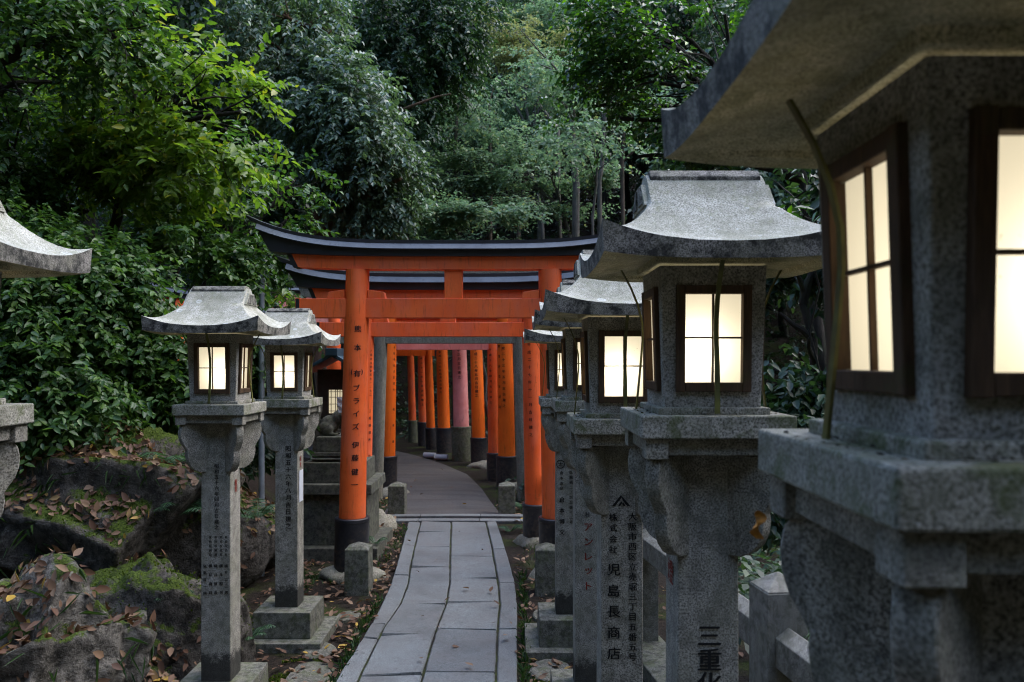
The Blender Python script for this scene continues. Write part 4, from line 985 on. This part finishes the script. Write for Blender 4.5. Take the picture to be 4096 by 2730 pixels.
# centre left: bluish hanging evergreen with brown trunk
def c_extra(mb): limb(mb, W(1330, 520, 12.2), W(1800, 380, 11.6), .05, .012, .08, 9, 8, 77)
tree('evergreen_tree', 'tall bluish evergreen with drooping glossy foliage and a brown trunk', 'tree',
     [lob(1130, 60, 12, 230), lob(1180, 280, 12, 230), lob(1280, 420, 11.8, 230), lob(1420, 480, 11.6, 190), lob(1430, 640, 11.8, 170), lob(1500, 620, 11.6, 170), lob(1480, 780, 11.7, 150), lob(1600, 720, 11.6, 120), lob(1050, 180, 12.2, 200), lob(1440, 800, 11.8, 110), lob(1560, 840, 11.9, 90)],
     (-2.9, 12.3, .4), (-3.0, 12.3, 6.8), .17, 'leaf_blue', 'cedar', 3300, 11, .34, .098, .024, -.25, .6, twigs=6, seed=11, extra=c_extra, group=FG)
tree('evergreen_tree', 'dark evergreen filling the top centre behind the bluish tree', 'tree',
     [lob(1450, 60, 14.5, 260), lob(1680, 120, 14.3, 240), lob(1550, 320, 14.5, 250), lob(1800, 60, 14.6, 200), lob(1780, 300, 14.8, 150), lob(1650, 470, 14.6, 150), lob(830, 120, 14, 300), lob(980, 430, 14.2, 220)],
     (-2.6, 15.2, .4), (-2.5, 15.0, 7.5), .2, 'leaf_dark', 'bark_dark', 3000, 11, .36, .105, .026, -.2, .5, twigs=5, seed=12, group=FG)
# maples: pale tiers
MG = 'pale maples on the slope'
def maple(label, lobes, root, top, r0, n, mat, seed, gate=.12):
    lobes = [(c, (q[0], q[1], q[2] * .78)) for c, q in lobes]
    return tree('maple_tree', label, 'maple tree', lobes, root, top, r0, mat, 'bark_grey', n, 9, .30, .075, .027, gate, .25, False, MG, .15, 2.4, 3.2, seed, 7, None, .2, tier=.52)
maple('pale maple with a fan of light leaves low above the gate cap', [lob(1560, 880, 13.5, 200, 1.5, 1, .42), lob(1800, 860, 13.3, 190, 1.6, 1, .36), lob(1980, 900, 13.3, 160, 1.5, 1, .35), lob(1700, 930, 13.2, 150, 1.6, 1, .35), lob(1850, 940, 13.2, 150, 1.5, 1, .3)],
      (-.3, 14.6, .1), (-.7, 14.0, 3.2), .06, 1600, 'leaf_maple', 21)
maple('pale maple with slender leaning trunks right of centre', [lob(2200, 700, 15, 150, 1.4, 1, .5), lob(2340, 760, 14.8, 110, 1.3, 1, .7), lob(2100, 800, 15, 110, 1.4, 1, .6), lob(2080, 660, 15.3, 130, 1.3, 1, .6), lob(2280, 850, 14.9, 90, 1, 1, .8), lob(1900, 640, 15.6, 150, 1.4, 1, .55), lob(1960, 780, 15.4, 100, 1.3, 1, .8), lob(1780, 740, 15.5, 110, 1.4, 1, .6)],
      (1.3, 15.6, .1), (1.0, 15.4, 4.6), .085, 2300, 'leaf_maple', 22)
maple('tall maple with clouds of pale leaves at the top centre', [lob(1980, 90, 21, 230, 1.2, 1, .7), lob(2200, 60, 21, 200, 1.2, 1, .7), lob(2060, 300, 20, 200, 1.3, 1, .6), lob(1880, 420, 19.5, 170, 1.3, 1, .6), lob(2250, 400, 20, 180, 1.3, 1, .6), lob(2130, 480, 19.5, 170, 1.3, 1, .6), lob(1950, 530, 19, 150, 1.3, 1, .6), lob(2320, 220, 20.5, 170, 1.2, 1, .7), lob(2350, 540, 19.5, 130, 1.3, 1, .6)],
      (.6, 21, 2.7), (.9, 21, 8.4), .12, 5200, 'leaf_maple', 23)
maple('yellowing maple crown among the pale leaves at the top', [lob(1960, 160, 18.5, 90, 1.5, 1, .6), lob(2060, 130, 18.5, 90, 1.4, 1, .6), lob(2010, 60, 18.8, 100, 1.3, 1, .6), lob(2330, 130, 18.5, 90, 1.3, 1, .6), lob(2260, 200, 18.4, 80, 1.4, 1, .6), lob(2120, 180, 18.3, 70, 1.4, 1, .5), lob(2430, 190, 18.5, 80, 1.4, 1, .5)],
      (.5, 18.6, 1.6), (.45, 18.6, 7.0), .07, 900, 'leaf_maple_gold', 24, -.3)
# right: dark green tree reaching in
tree('broadleaf_tree', 'deep green tree with bright leaf tips reaching in behind the near lantern roof', 'tree',
     [lob(2560, 110, 7.6, 200, 1.2), lob(2760, 160, 7.4, 220, 1.2), lob(2900, 60, 7.3, 200), lob(2620, 330, 7.6, 190, 1.2), lob(2800, 380, 7.5, 200), lob(2480, 480, 7.8, 130, 1.3, 1, .7), lob(2620, 520, 7.7, 120, 1.3, 1, .7), lob(2420, 280, 7.9, 110, 1.2, 1, .8), lob(3050, 250, 7.4, 230), lob(3200, 420, 7.6, 220), lob(2450, 60, 7.9, 150), lob(2700, 560, 7.6, 120, 1.3, 1, .7), lob(2550, 620, 7.8, 90, 1.4, 1, .6), lob(2360, 420, 8.1, 90, 1.4, 1, .6), lob(2850, 560, 7.5, 130)],
     (3.4, 7.6, -.4), (2.6, 7.5, 3.8), .09, 'leaf_right', 'bark_dark', 1750, 11, .28, .066, .0185, .2, .3, twigs=16, seed=31, gf=5)
tree('glossy_shrub', 'black-green glossy shrub behind the fence, between the two nearest right lanterns', 'shrub',
     [lob(3180, 800, 5.2, 170), lob(3330, 950, 5.0, 200), lob(3180, 1080, 4.8, 190), lob(3120, 1250, 4.9, 160), lob(3250, 1330, 4.6, 200), lob(3180, 1520, 4.5, 190), lob(3300, 1640, 4.3, 220), lob(3050, 1000, 5.6, 150), lob(3250, 1900, 4.2, 230), lob(3100, 1750, 4.4, 170), lob(3050, 1450, 5.2, 160)],
     (2.0, 4.8, -.4), (1.8, 4.9, 2.0), .05, 'leaf_dark', 'bark_dark', 1500, 10, .2, .075, .02, -.1, .5, twigs=10, seed=32)
tree('glossy_shrub', 'leafy shrub low at the right foot of the gates', 'shrub',
     [lob(2290, 1700, 9.5, 110), lob(2350, 1500, 10, 160), lob(2180, 1880, 9.2, 80), lob(2500, 1300, 9.5, 200), lob(2350, 1250, 11, 170), lob(2130, 1800, 11, 90), lob(2200, 1450, 12, 120)],
     (1.2, 10, -.1), (1.2, 10, 1.2), .03, 'leaf_dark', 'bark_dark', 700, 10, .2, .085, .021, -.1, .4, twigs=6, seed=33)
def spr(label, px, py, d, n, seed, mat, ln=.3):
    c = W(px, py, d)
    tree('leafy_sapling', label, 'sapling', [((c.x, c.y, c.z), (.18, .18, .10))], (c.x + .12, c.y + .3, float(hgt(c.x + .12, c.y + .3)) - .05), (c.x + .05, c.y + .15, c.z - .15), .012, mat, 'bark_dark', n, 9, ln, .10, .022, -.9, .5, twigs=8, seed=seed, flat=1.2)
spr('sapling with a few long bright leaves between the two near right lanterns', 3230, 830, 4.4, 9, 41, 'leaf_right')
spr('sapling holding out yellow-green leaf sprays beside the steel pole', 1110, 1165, 6.4, 6, 42, 'leaf_bright', .24)
# trunks of the wood behind
BG = 'slim bare trunks in the wood behind the gates'
def trunk_only(label, pts, r, mat, seed):
    a = W(*pts[0]); a.z = min(a.z, float(hgt(a.x, a.y)) - .1)
    t = thing('slim_tree', label, 'tree', a, 0, BG); mb = MB(); P = [a] + [W(*p) for p in pts[1:]]
    full = []
    for i in range(len(P) - 1):
        for q in range(5): full.append(P[i].lerp(P[i + 1], q / 5) + Vector((random.uniform(-1, 1), random.uniform(-1, 1), 0)) * r * .25)
    full.append(P[-1]); n = len(full)
    mb.tube(full, [r * (1 - .55 * i / n) for i in range(n)], 10)
    rr = random.Random(seed)
    for q in range(4):
        s = full[rr.randrange(n // 2, n)]; limb(mb, s, s + Vector((rr.uniform(-1, 1), rr.uniform(-.5, .5), rr.uniform(.2, 1))) * rr.uniform(.5, 1.1), r * .35, .006, .12, 5, 6, seed * 7 + q)
    mb.v = [tuple(Vector(v) - a) for v in mb.v]; mb.build('trunk', [M[mat]], t, smooth=True)
    lb = [((full[-1].x, full[-1].y, full[-1].z + .2), (.8, .7, .45)), ((full[-3].x + rr.uniform(-.6, .6), full[-3].y, full[-3].z + .3), (.6, .6, .35))]
    p0, d0 = spray_points(lb, 150, -.2, 3., .2, seed); p, aa, nn, L, Wd, o, tl = sprays(p0, d0, 9, .28, .075, .026, .3)
    place('crown', leaves('crown', p - np.array(a), aa, nn, L, Wd, M['leaf_maple'], fine=False), t)
for i, (lb, pts, r, mt) in enumerate([
    ('straight pale trunk above the centre of the gate cap', [(1818, 1000, 16), (1820, 700, 16), (1830, 420, 16)], .06, 'bark_grey'),
    ('leaning brown trunk right of the gate centre', [(1965, 1000, 17), (1962, 700, 17), (1958, 430, 17)], .05, 'bark'),
    ('stout pale trunk nearest the large lantern roof', [(2318, 1000, 13), (2305, 780, 13), (2290, 560, 13), (2300, 330, 13)], .075, 'bark_grey'),
    ('two-bend pale trunk leaning left over the dark gap', [(2260, 640, 16), (2230, 520, 16), (2150, 410, 16), (2120, 300, 16)], .05, 'bark_grey'),
    ('thin pale trunk beside the lantern roof corner', [(2412, 1000, 12.5), (2400, 720, 12.5), (2420, 480, 12.5), (2440, 300, 12.5)], .045, 'bark_grey'),
    ('thin dark trunk in front of the shade right of centre', [(2500, 900, 14), (2490, 650, 14), (2500, 400, 14)], .05, 'bark'),
    ('crooked thin stem left of the lantern roof', [(2370, 960, 11.5), (2372, 860, 11.5), (2385, 740, 11.5), (2390, 600, 11.5)], .025, 'bark_grey'),
    ('slanting brown trunk at the left of the dark hollow', [(2040, 1000, 18), (2080, 820, 18), (2120, 640, 18)], .06, 'bark'),
    ('dark thick trunk beside the bluish evergreen', [(1345, 1000, 13.5), (1350, 700, 13.5), (1360, 400, 13.5)], .16, 'bark_dark'),
    ('dark slim trunk far left of the gate', [(1470, 1000, 15), (1465, 800, 15), (1470, 600, 15)], .07, 'bark_dark')]):
    trunk_only(lb, pts, r, M and mt, 50 + i)

# forest up the slope: one tree of each kind, copied
def forest_proto(seed, mat, hgt_, n):
    lb = [((random.uniform(-1.2, 1.2), random.uniform(-1.2, 1.2), hgt_ * random.uniform(.4, 1.0)), (random.uniform(.9, 1.6), random.uniform(.9, 1.5), random.uniform(.7, 1.1))) for _ in range(9)]
    return tree('forest_tree', 'dark forest tree crowding the slope behind the gates', 'tree', lb, (0, 0, 0), (0, 0, hgt_ * .85), .14, mat, 'bark_dark', n, 9, .42, .14, .04, -.15, .45, False, 'forest trees up the slope', .3, .9, 1.6, seed, 3)
def copy_tree(o):
    c = o.copy(); col.objects.link(c)
    for ch in o.children:
        q = ch.copy(); col.objects.link(q); q.parent = c; q.matrix_parent_inverse = ch.matrix_parent_inverse.copy()
    return c
protos = [forest_proto(61, 'leaf_dark', 6.5, 1500), forest_proto(62, 'leaf_blue', 7.5, 1500), forest_proto(63, 'leaf_dark', 8.5, 1700)]
spots = []
rf = random.Random(8)
for row, (d, n, x0, x1) in enumerate([(18.5, 9, -9, 9), (22, 10, -13, 11), (26, 12, -17, 14), (31, 13, -20, 18)]):
    for i in range(n): spots.append((x0 + (x1 - x0) * (i + rf.uniform(.2, .8)) / n, d + rf.uniform(-1.2, 1.2)))
spots += [(-6.5, 9), (-7, 13), (-8.5, 6.5), (-6.2, 16.5), (-7.5, 3), (9, 13), (11, 9), (5.2, 22), (7, 20), (8.6, 17.5), (10, 21), (6, 25), (8.5, 25), (5.4, 24), (6.6, 22.5), (4.4, 26)]
spots += [(-6, -1), (-4.5, -4.2), (6, -1), (1.0, -7.5), (4.5, -6), (5, 1.6)]           # unseen trees round the viewer, added to block low sky light
used = [0, 0, 0]
for i, (x, y) in enumerate(spots):
    if -2.5 < x < 5 and 0 < y < 21.2: y = 24 + rf.uniform(0, 3)
    q = i % 3; o = protos[q] if not used[q] else copy_tree(protos[q]); used[q] = 1
    o.location = (x, y, float(hgt(x, y)) - .15); o.rotation_euler = (0, 0, rf.uniform(0, 6.28)); s = rf.uniform(.8, 1.2); o.scale = (s, s, s * rf.uniform(.9, 1.15))

# ------------------------------------------------------------------ ferns
def frond_arrays(base, az, length, lift, npin=17):
    """pinnate frond: leaflets both sides of an arching stem"""
    t = np.linspace(.12, 1, npin); h = np.array([math.cos(az), math.sin(az), 0]); side = np.array([-math.sin(az), math.cos(az), 0])
    pos = base + h * (t * length * .9)[:, None] + np.array([0, 0, 1.]) * (lift * np.sin(t * 2.3) * length)[:, None]
    tan = unit(np.gradient(pos, axis=0)); Ls = length * .26 * np.sin(np.pi * (t * .86 + .12)) + .004
    P = []; A = []; N = []; L = []
    for s in (-1, 1):
        P.append(pos); A.append(tan * .35 + side * s * .9 + np.array([0, 0, -.22])); N.append(np.cross(tan, side) + np.zeros_like(pos)); L.append(Ls)
    N = np.concatenate(N); N[:, 2] = np.abs(N[:, 2])
    return np.concatenate(P), np.concatenate(A), N, np.concatenate(L), pos
def fern(label, px, py, d, n, ln, seed):
    r = np.random.default_rng(seed); c = np.array(W(px, py, d)); P = []; A = []; N = []; L = []; mb = MB()
    for i in range(n):
        az = i * 2.4 + r.uniform(-.4, .4); p, a, nn, l, pos = frond_arrays(np.zeros(3), az, ln * r.uniform(.7, 1.15), r.uniform(.25, .55))
        P.append(p); A.append(a); N.append(nn); L.append(l); mb.tube([tuple(q) for q in pos[::3]], .002, 5)
    P, A, N, L = map(np.concatenate, (P, A, N, L)); t = thing('fern', label, 'fern', c, 0, 'ferns on the left bank')
    place('fronds', leaves('fronds', P, A + r.normal(size=A.shape) * .06, N, L, L * .065, M['leaf_fern'], fold=.1, curl=.12), t)
    mb.build('stalks', [M['leaf_fern']], t)
for i, (lb, px, py, d, n, ln) in enumerate([
    ('large fern arching right of the big boulder', 640, 1900, 4.9, 11, .34), ('fern tucked behind the lantern of the fourth month', 760, 1960, 4.6, 9, .30), ('lower fern spilling beside the boulder edge', 720, 2070, 4.5, 9, .24),
    ('fern seen between the posts of the two left lanterns', 1030, 2080, 5.3, 8, .22), ('small fern at the foot of the far left plinth', 1000, 2560, 4.15, 6, .14), ('bright small fern growing from the lower rocks', 690, 2400, 3.9, 6, .17),
    ('fern between gate pillar and paving on the left', 1500, 2180, 6.6, 6, .14), ('fern right of the far right bollard', 2100, 2040, 8.6, 8, .22), ('dark fern right of the kerb end', 2040, 2130, 7.5, 7, .16), ('fern beneath the fence post on the right', 3150, 2560, 2.9, 7, .22), ('pale-tipped fern beside the boulder crest', 800, 1850, 5.6, 9, .30)]):
    fern(lb, px, py, d, n, ln, 80 + i)

# ------------------------------------------------------------------ litter, moss, grass (nobody could count these)
def ground_pts(n, x0, x1, y0, y1): return np.stack([rng.uniform(x0, x1, n), rng.uniform(y0, y1, n)], 1)
pts = [ground_pts(900, -1.75, -1.0, 3.0, 8), ground_pts(260, -1.0, -.88, 3.4, 7.6), ground_pts(520, .03, .55, 3.0, 7.9), ground_pts(500, -.1, .9, 8, 11.5), ground_pts(160, -1.75, -1.2, 8, 10), ground_pts(700, -3.6, -1.7, 2.2, 6), ground_pts(400, .5, 2.6, 1, 8)]
pts = np.concatenate(pts)
keep = np.ones(len(pts), bool)
for i, (x, y) in enumerate(pts):
    if 0 < y < 7.84 and ex(0, y) - .01 < x < ex(4, y) + .01: keep[i] = False
pts = pts[keep]
few = np.array([(-.84, 4.3), (-.5, 4.2), (-.02, 4.55), (0, 4.75), (-.08, 5.1), (-.45, 5.2), (-.44, 4.72), (-.3, 5.5), (-.83, 4.9), (.02, 4.3), (-.1, 4.78), (-.6, 6.3), (-.2, 4.1), (-.86, 5.6), (-.5, 8.7), (-1.1, 9.3), (-.3, 9.2), (-.75, 9.8), (-1.3, 10.4), (-.6, 10.7), (-1.0, 11.4), (-1.3, 8.6), (-.18, 8.6), (-.5, 7.3), (-.9, 6.9), (-.25, 6.6), (-.7, 5.9), (-.15, 5.4), (-.55, 4.9), (-.34, 4.4)])
z = np.concatenate([hgt(pts[:, 0], pts[:, 1]) + .012, np.full(len(few), .042)]); pts = np.concatenate([pts, few])
P = np.column_stack([pts, z + rng.uniform(0, .012, len(z))]); n = len(P); az = rng.uniform(0, 6.283, n)
A = np.column_stack([np.cos(az), np.sin(az), rng.normal(0, .22, n)]); N = np.column_stack([rng.normal(0, .35, (n, 2)), np.ones(n)]); L = rng.uniform(.028, .068, n)
lit = place('leaf_litter', leaves('leaf_litter', P, A, N, L, L * .24, M['litter'], fold=.5, curl=-.18)); tag(lit, 'brown and yellow fallen leaves strewn over the bare earth beside the paving', 'fallen leaves', None, 'stuff')
dg = bpy.context.evaluated_depsgraph_get()
def on_rocks(n, names, minz, seed, nf=4., gate=0., maxz=1.0):
    """points and normals on the surface of rocks"""
    Ps = []; Ns = []
    for o in [o for o in bpy.data.objects if o.type == 'MESH' and o.name.split('.')[0] in names and o.get('group') == RG]:
        me = o.data; m4 = o.matrix_basis; k = len(me.polygons)
        c = np.zeros(k * 3); me.polygons.foreach_get('center', c); nr = np.zeros(k * 3); me.polygons.foreach_get('normal', nr); ar = np.zeros(k); me.polygons.foreach_get('area', ar)
        r3 = np.array(m4.to_3x3()); c = c.reshape(-1, 3) @ r3.T + np.array(m4.translation); nr = nr.reshape(-1, 3) @ r3.T
        ok = (nr[:, 2] > minz) & (nr[:, 2] < maxz) & (n3(c, nf, seed) > gate)
        Ps.append(np.column_stack([c[ok], ar[ok]])); Ns.append(nr[ok])
    Ps = np.concatenate(Ps); Ns = np.concatenate(Ns); w = Ps[:, 3] / Ps[:, 3].sum(); i = rng.choice(len(Ps), size=n, p=w)
    return Ps[i, :3] + rng.normal(size=(n, 3)) * .008, Ns[i]
P, Nn = on_rocks(5600, ['boulder'], .22, 5, 3., -.35); n = len(P); A = unit(np.cross(Nn, rng.normal(size=(n, 3)))) + Nn * rng.uniform(-.1, .35, (n, 1)); L = rng.uniform(.03, .07, n)
o = place('leaf_litter', leaves('leaf_litter', P + Nn * .008, A, Nn + rng.normal(size=(n, 3)) * .35, L, L * .24, M['litter'], fold=.5, curl=-.15)); tag(o, 'dry brown leaves lying thick on top of the boulders', 'fallen leaves', None, 'stuff')
P, Nn = on_rocks(9000, ['boulder'], .1, 9, 2.6, .35); n = len(P); A = Nn * .8 + rng.normal(size=(n, 3)) * .5 + np.array([0, 0, .3]); L = rng.uniform(.008, .02, n)
o = place('moss', leaves('moss', P, A, rng.normal(size=(n, 3)), L, L * .28, M['moss'], fine=False)); tag(o, 'bright yellow-green moss cushions on the rocks', 'moss', None, 'stuff')
P, Nn = on_rocks(1100, ['boulder'], -.5, 14, 2.2, .25, .45); n = len(P); A = Nn * .6 + rng.normal(size=(n, 3)) * .35 + np.array([.1, -.1, -.25]); L = rng.uniform(.05, .13, n)
o = place('grass', leaves('grass', P, A, Nn + np.array([0, 0, .5]), L, .0032, M['leaf_grass'], curl=.45)); tag(o, 'thin dark grass blades hanging over the boulder face', 'grass', None, 'stuff')
pts = np.concatenate([ground_pts(500, -1.65, -1.45, 3.6, 6), ground_pts(260, ex(0, 5) - .06, ex(0, 5) - .02, 3.8, 5.4), ground_pts(260, .05, .1, 3.9, 6), ground_pts(300, -1.4, -1.0, 5.7, 7.7), ground_pts(300, -.2, .3, 8.6, 12), ground_pts(300, .1, .5, 6.2, 9), ground_pts(160, -1.7, -1.3, 8.3, 10)])
n = len(pts); P = np.column_stack([pts, hgt(pts[:, 0], pts[:, 1])]); A = np.column_stack([rng.normal(0, .5, (n, 2)), np.ones(n)]); L = rng.uniform(.02, .07, n)
o = place('grass', leaves('grass', P, A, rng.normal(size=(n, 3)), L, .004, M['leaf_grass'], curl=.5)); tag(o, 'small weeds and grass along the edges of the paving', 'grass', None, 'stuff')
pts = np.concatenate([ground_pts(2600, -1.25, -.98, 3.85, 4.3), ground_pts(1500, .1, .24, 3.9, 4.35)]); g = n3(np.column_stack([pts, pts[:, 0] * 0]), 9, 3) > .1; pts = pts[g]
n = len(pts); P = np.column_stack([pts, np.full(n, .004)]); A = np.column_stack([rng.normal(0, .6, (n, 2)), np.ones(n)]); L = rng.uniform(.008, .018, n)
o = place('moss', leaves('moss', P, A, rng.normal(size=(n, 3)), L, L * .3, M['moss'], fine=False)); tag(o, 'green moss patches on the ground by the lantern plinths', 'moss', None, 'stuff')
P = []
for t_, po, zl in (r1, r2, r3, r4, r5, l0, l1, l2):
    n = 130; q = rng.uniform(-.155, .155, (n, 2)); side = np.argmax(np.abs(q), 1); q[np.arange(n), side] = np.sign(q[np.arange(n), side]) * (.121 + .034 * rng.random(n) ** 2.2)
    P.append(np.column_stack([q + np.array(t_.location[:2]), np.full(n, zl + .0015) + rng.uniform(0, .002, n)]))
P = np.concatenate(P); n = len(P); az = rng.uniform(0, 6.283, n); A = np.column_stack([np.cos(az), np.sin(az), rng.normal(0, .15, n)]); L = rng.uniform(.003, .012, n)
crumb = leaf('leaf_crumbs', (.02, .015, .01), (.05, .04, .025), (.12, .085, .05), .1, .8, .2)
o = place('leaf_litter', leaves('leaf_litter', P, A, np.column_stack([rng.normal(0, .4, (n, 2)), np.ones(n)]), L, L * rng.uniform(.1, .35, n), crumb, fine=False)); tag(o, 'dark crumbs of dead leaves gathered on the lantern ledges', 'fallen leaves', None, 'stuff')
# undergrowth covering the slopes
n = 34000; X = rng.uniform(-16, 14, n); Y = rng.uniform(.5, 30, n); ok = ((X < -3.3 - .25 * np.maximum(0, Y - 7)) & (Y > 4)) | (X > 1.35) | (Y > 16.2); X, Y = X[ok], Y[ok]
P0 = np.column_stack([X, Y, hgt(X, Y) + rng.uniform(0, .35, len(X))]); d0 = unit(rng.normal(size=P0.shape) + np.array([0, 0, .8]))
p, a, nn, L, Wd, o_, tl = sprays(P0, d0, 5, .3, .11, .032, .3)
o = place('undergrowth', leaves('undergrowth', p, a, nn, L, Wd, M['leaf_dark'], fine=False)); tag(o, 'dark low undergrowth covering the wooded slopes', 'undergrowth', None, 'stuff')

# ------------------------------------------------------------------ light, sky, camera
SUN_EL, SUN_AZ = 52.0, 72.0           # degrees; azimuth measured from the view direction towards the right
w = bpy.data.worlds.new('World'); sc.world = w; w.use_nodes = True; nt = w.node_tree; nt.nodes.clear()
sky = nt.nodes.new('ShaderNodeTexSky'); sky.sky_type = 'NISHITA'; sky.sun_disc = False
sky.sun_elevation = R(SUN_EL); sky.sun_rotation = R(SUN_AZ)
bg = nt.nodes.new('ShaderNodeBackground'); bg.inputs['Strength'].default_value = .15
ou = nt.nodes.new('ShaderNodeOutputWorld'); nt.links.new(sky.outputs[0], bg.inputs['Color']); nt.links.new(bg.outputs[0], ou.inputs['Surface'])
su = bpy.data.lights.new('sun', 'SUN'); su.energy = .75; su.angle = R(75); su.color = (1.0, .93, .82)
so = bpy.data.objects.new('sun', su); col.objects.link(so)
dv = Vector((math.sin(R(SUN_AZ)) * math.cos(R(SUN_EL)), math.cos(R(SUN_AZ)) * math.cos(R(SUN_EL)), math.sin(R(SUN_EL))))
so.rotation_euler = dv.to_track_quat('Z', 'Y').to_euler(); so.location = dv * 30

cam = bpy.data.cameras.new('camera'); co = bpy.data.objects.new('camera', cam); col.objects.link(co)
co.location = (0, 0, CAMZ); co.rotation_euler = (R(90), 0, 0)
cam.sensor_width = 36; cam.lens = 36 * F / 4096; cam.shift_y = (HY - 1365) / 4096
cam.clip_start = .05; cam.clip_end = 300
cam.dof.use_dof = True; cam.dof.focus_distance = 2.8; cam.dof.aperture_fstop = 7.0
sc.camera = co
sc.view_settings.view_transform = 'Standard'; sc.view_settings.look = 'None'; sc.view_settings.exposure = 2.6; sc.view_settings.gamma = 1
sc.render.engine = 'CYCLES'; cy = sc.cycles
cy.filter_width = 1.05; cy.use_denoising = True; cy.denoiser = 'OPENIMAGEDENOISE'; cy.use_adaptive_sampling = True; cy.adaptive_threshold = .01
cy.max_bounces = 6; cy.diffuse_bounces = 4; cy.glossy_bounces = 2; cy.transmission_bounces = 3; cy.transparent_max_bounces = 4
cy.caustics_reflective = False; cy.caustics_refractive = False; cy.sample_clamp_indirect = 3.0
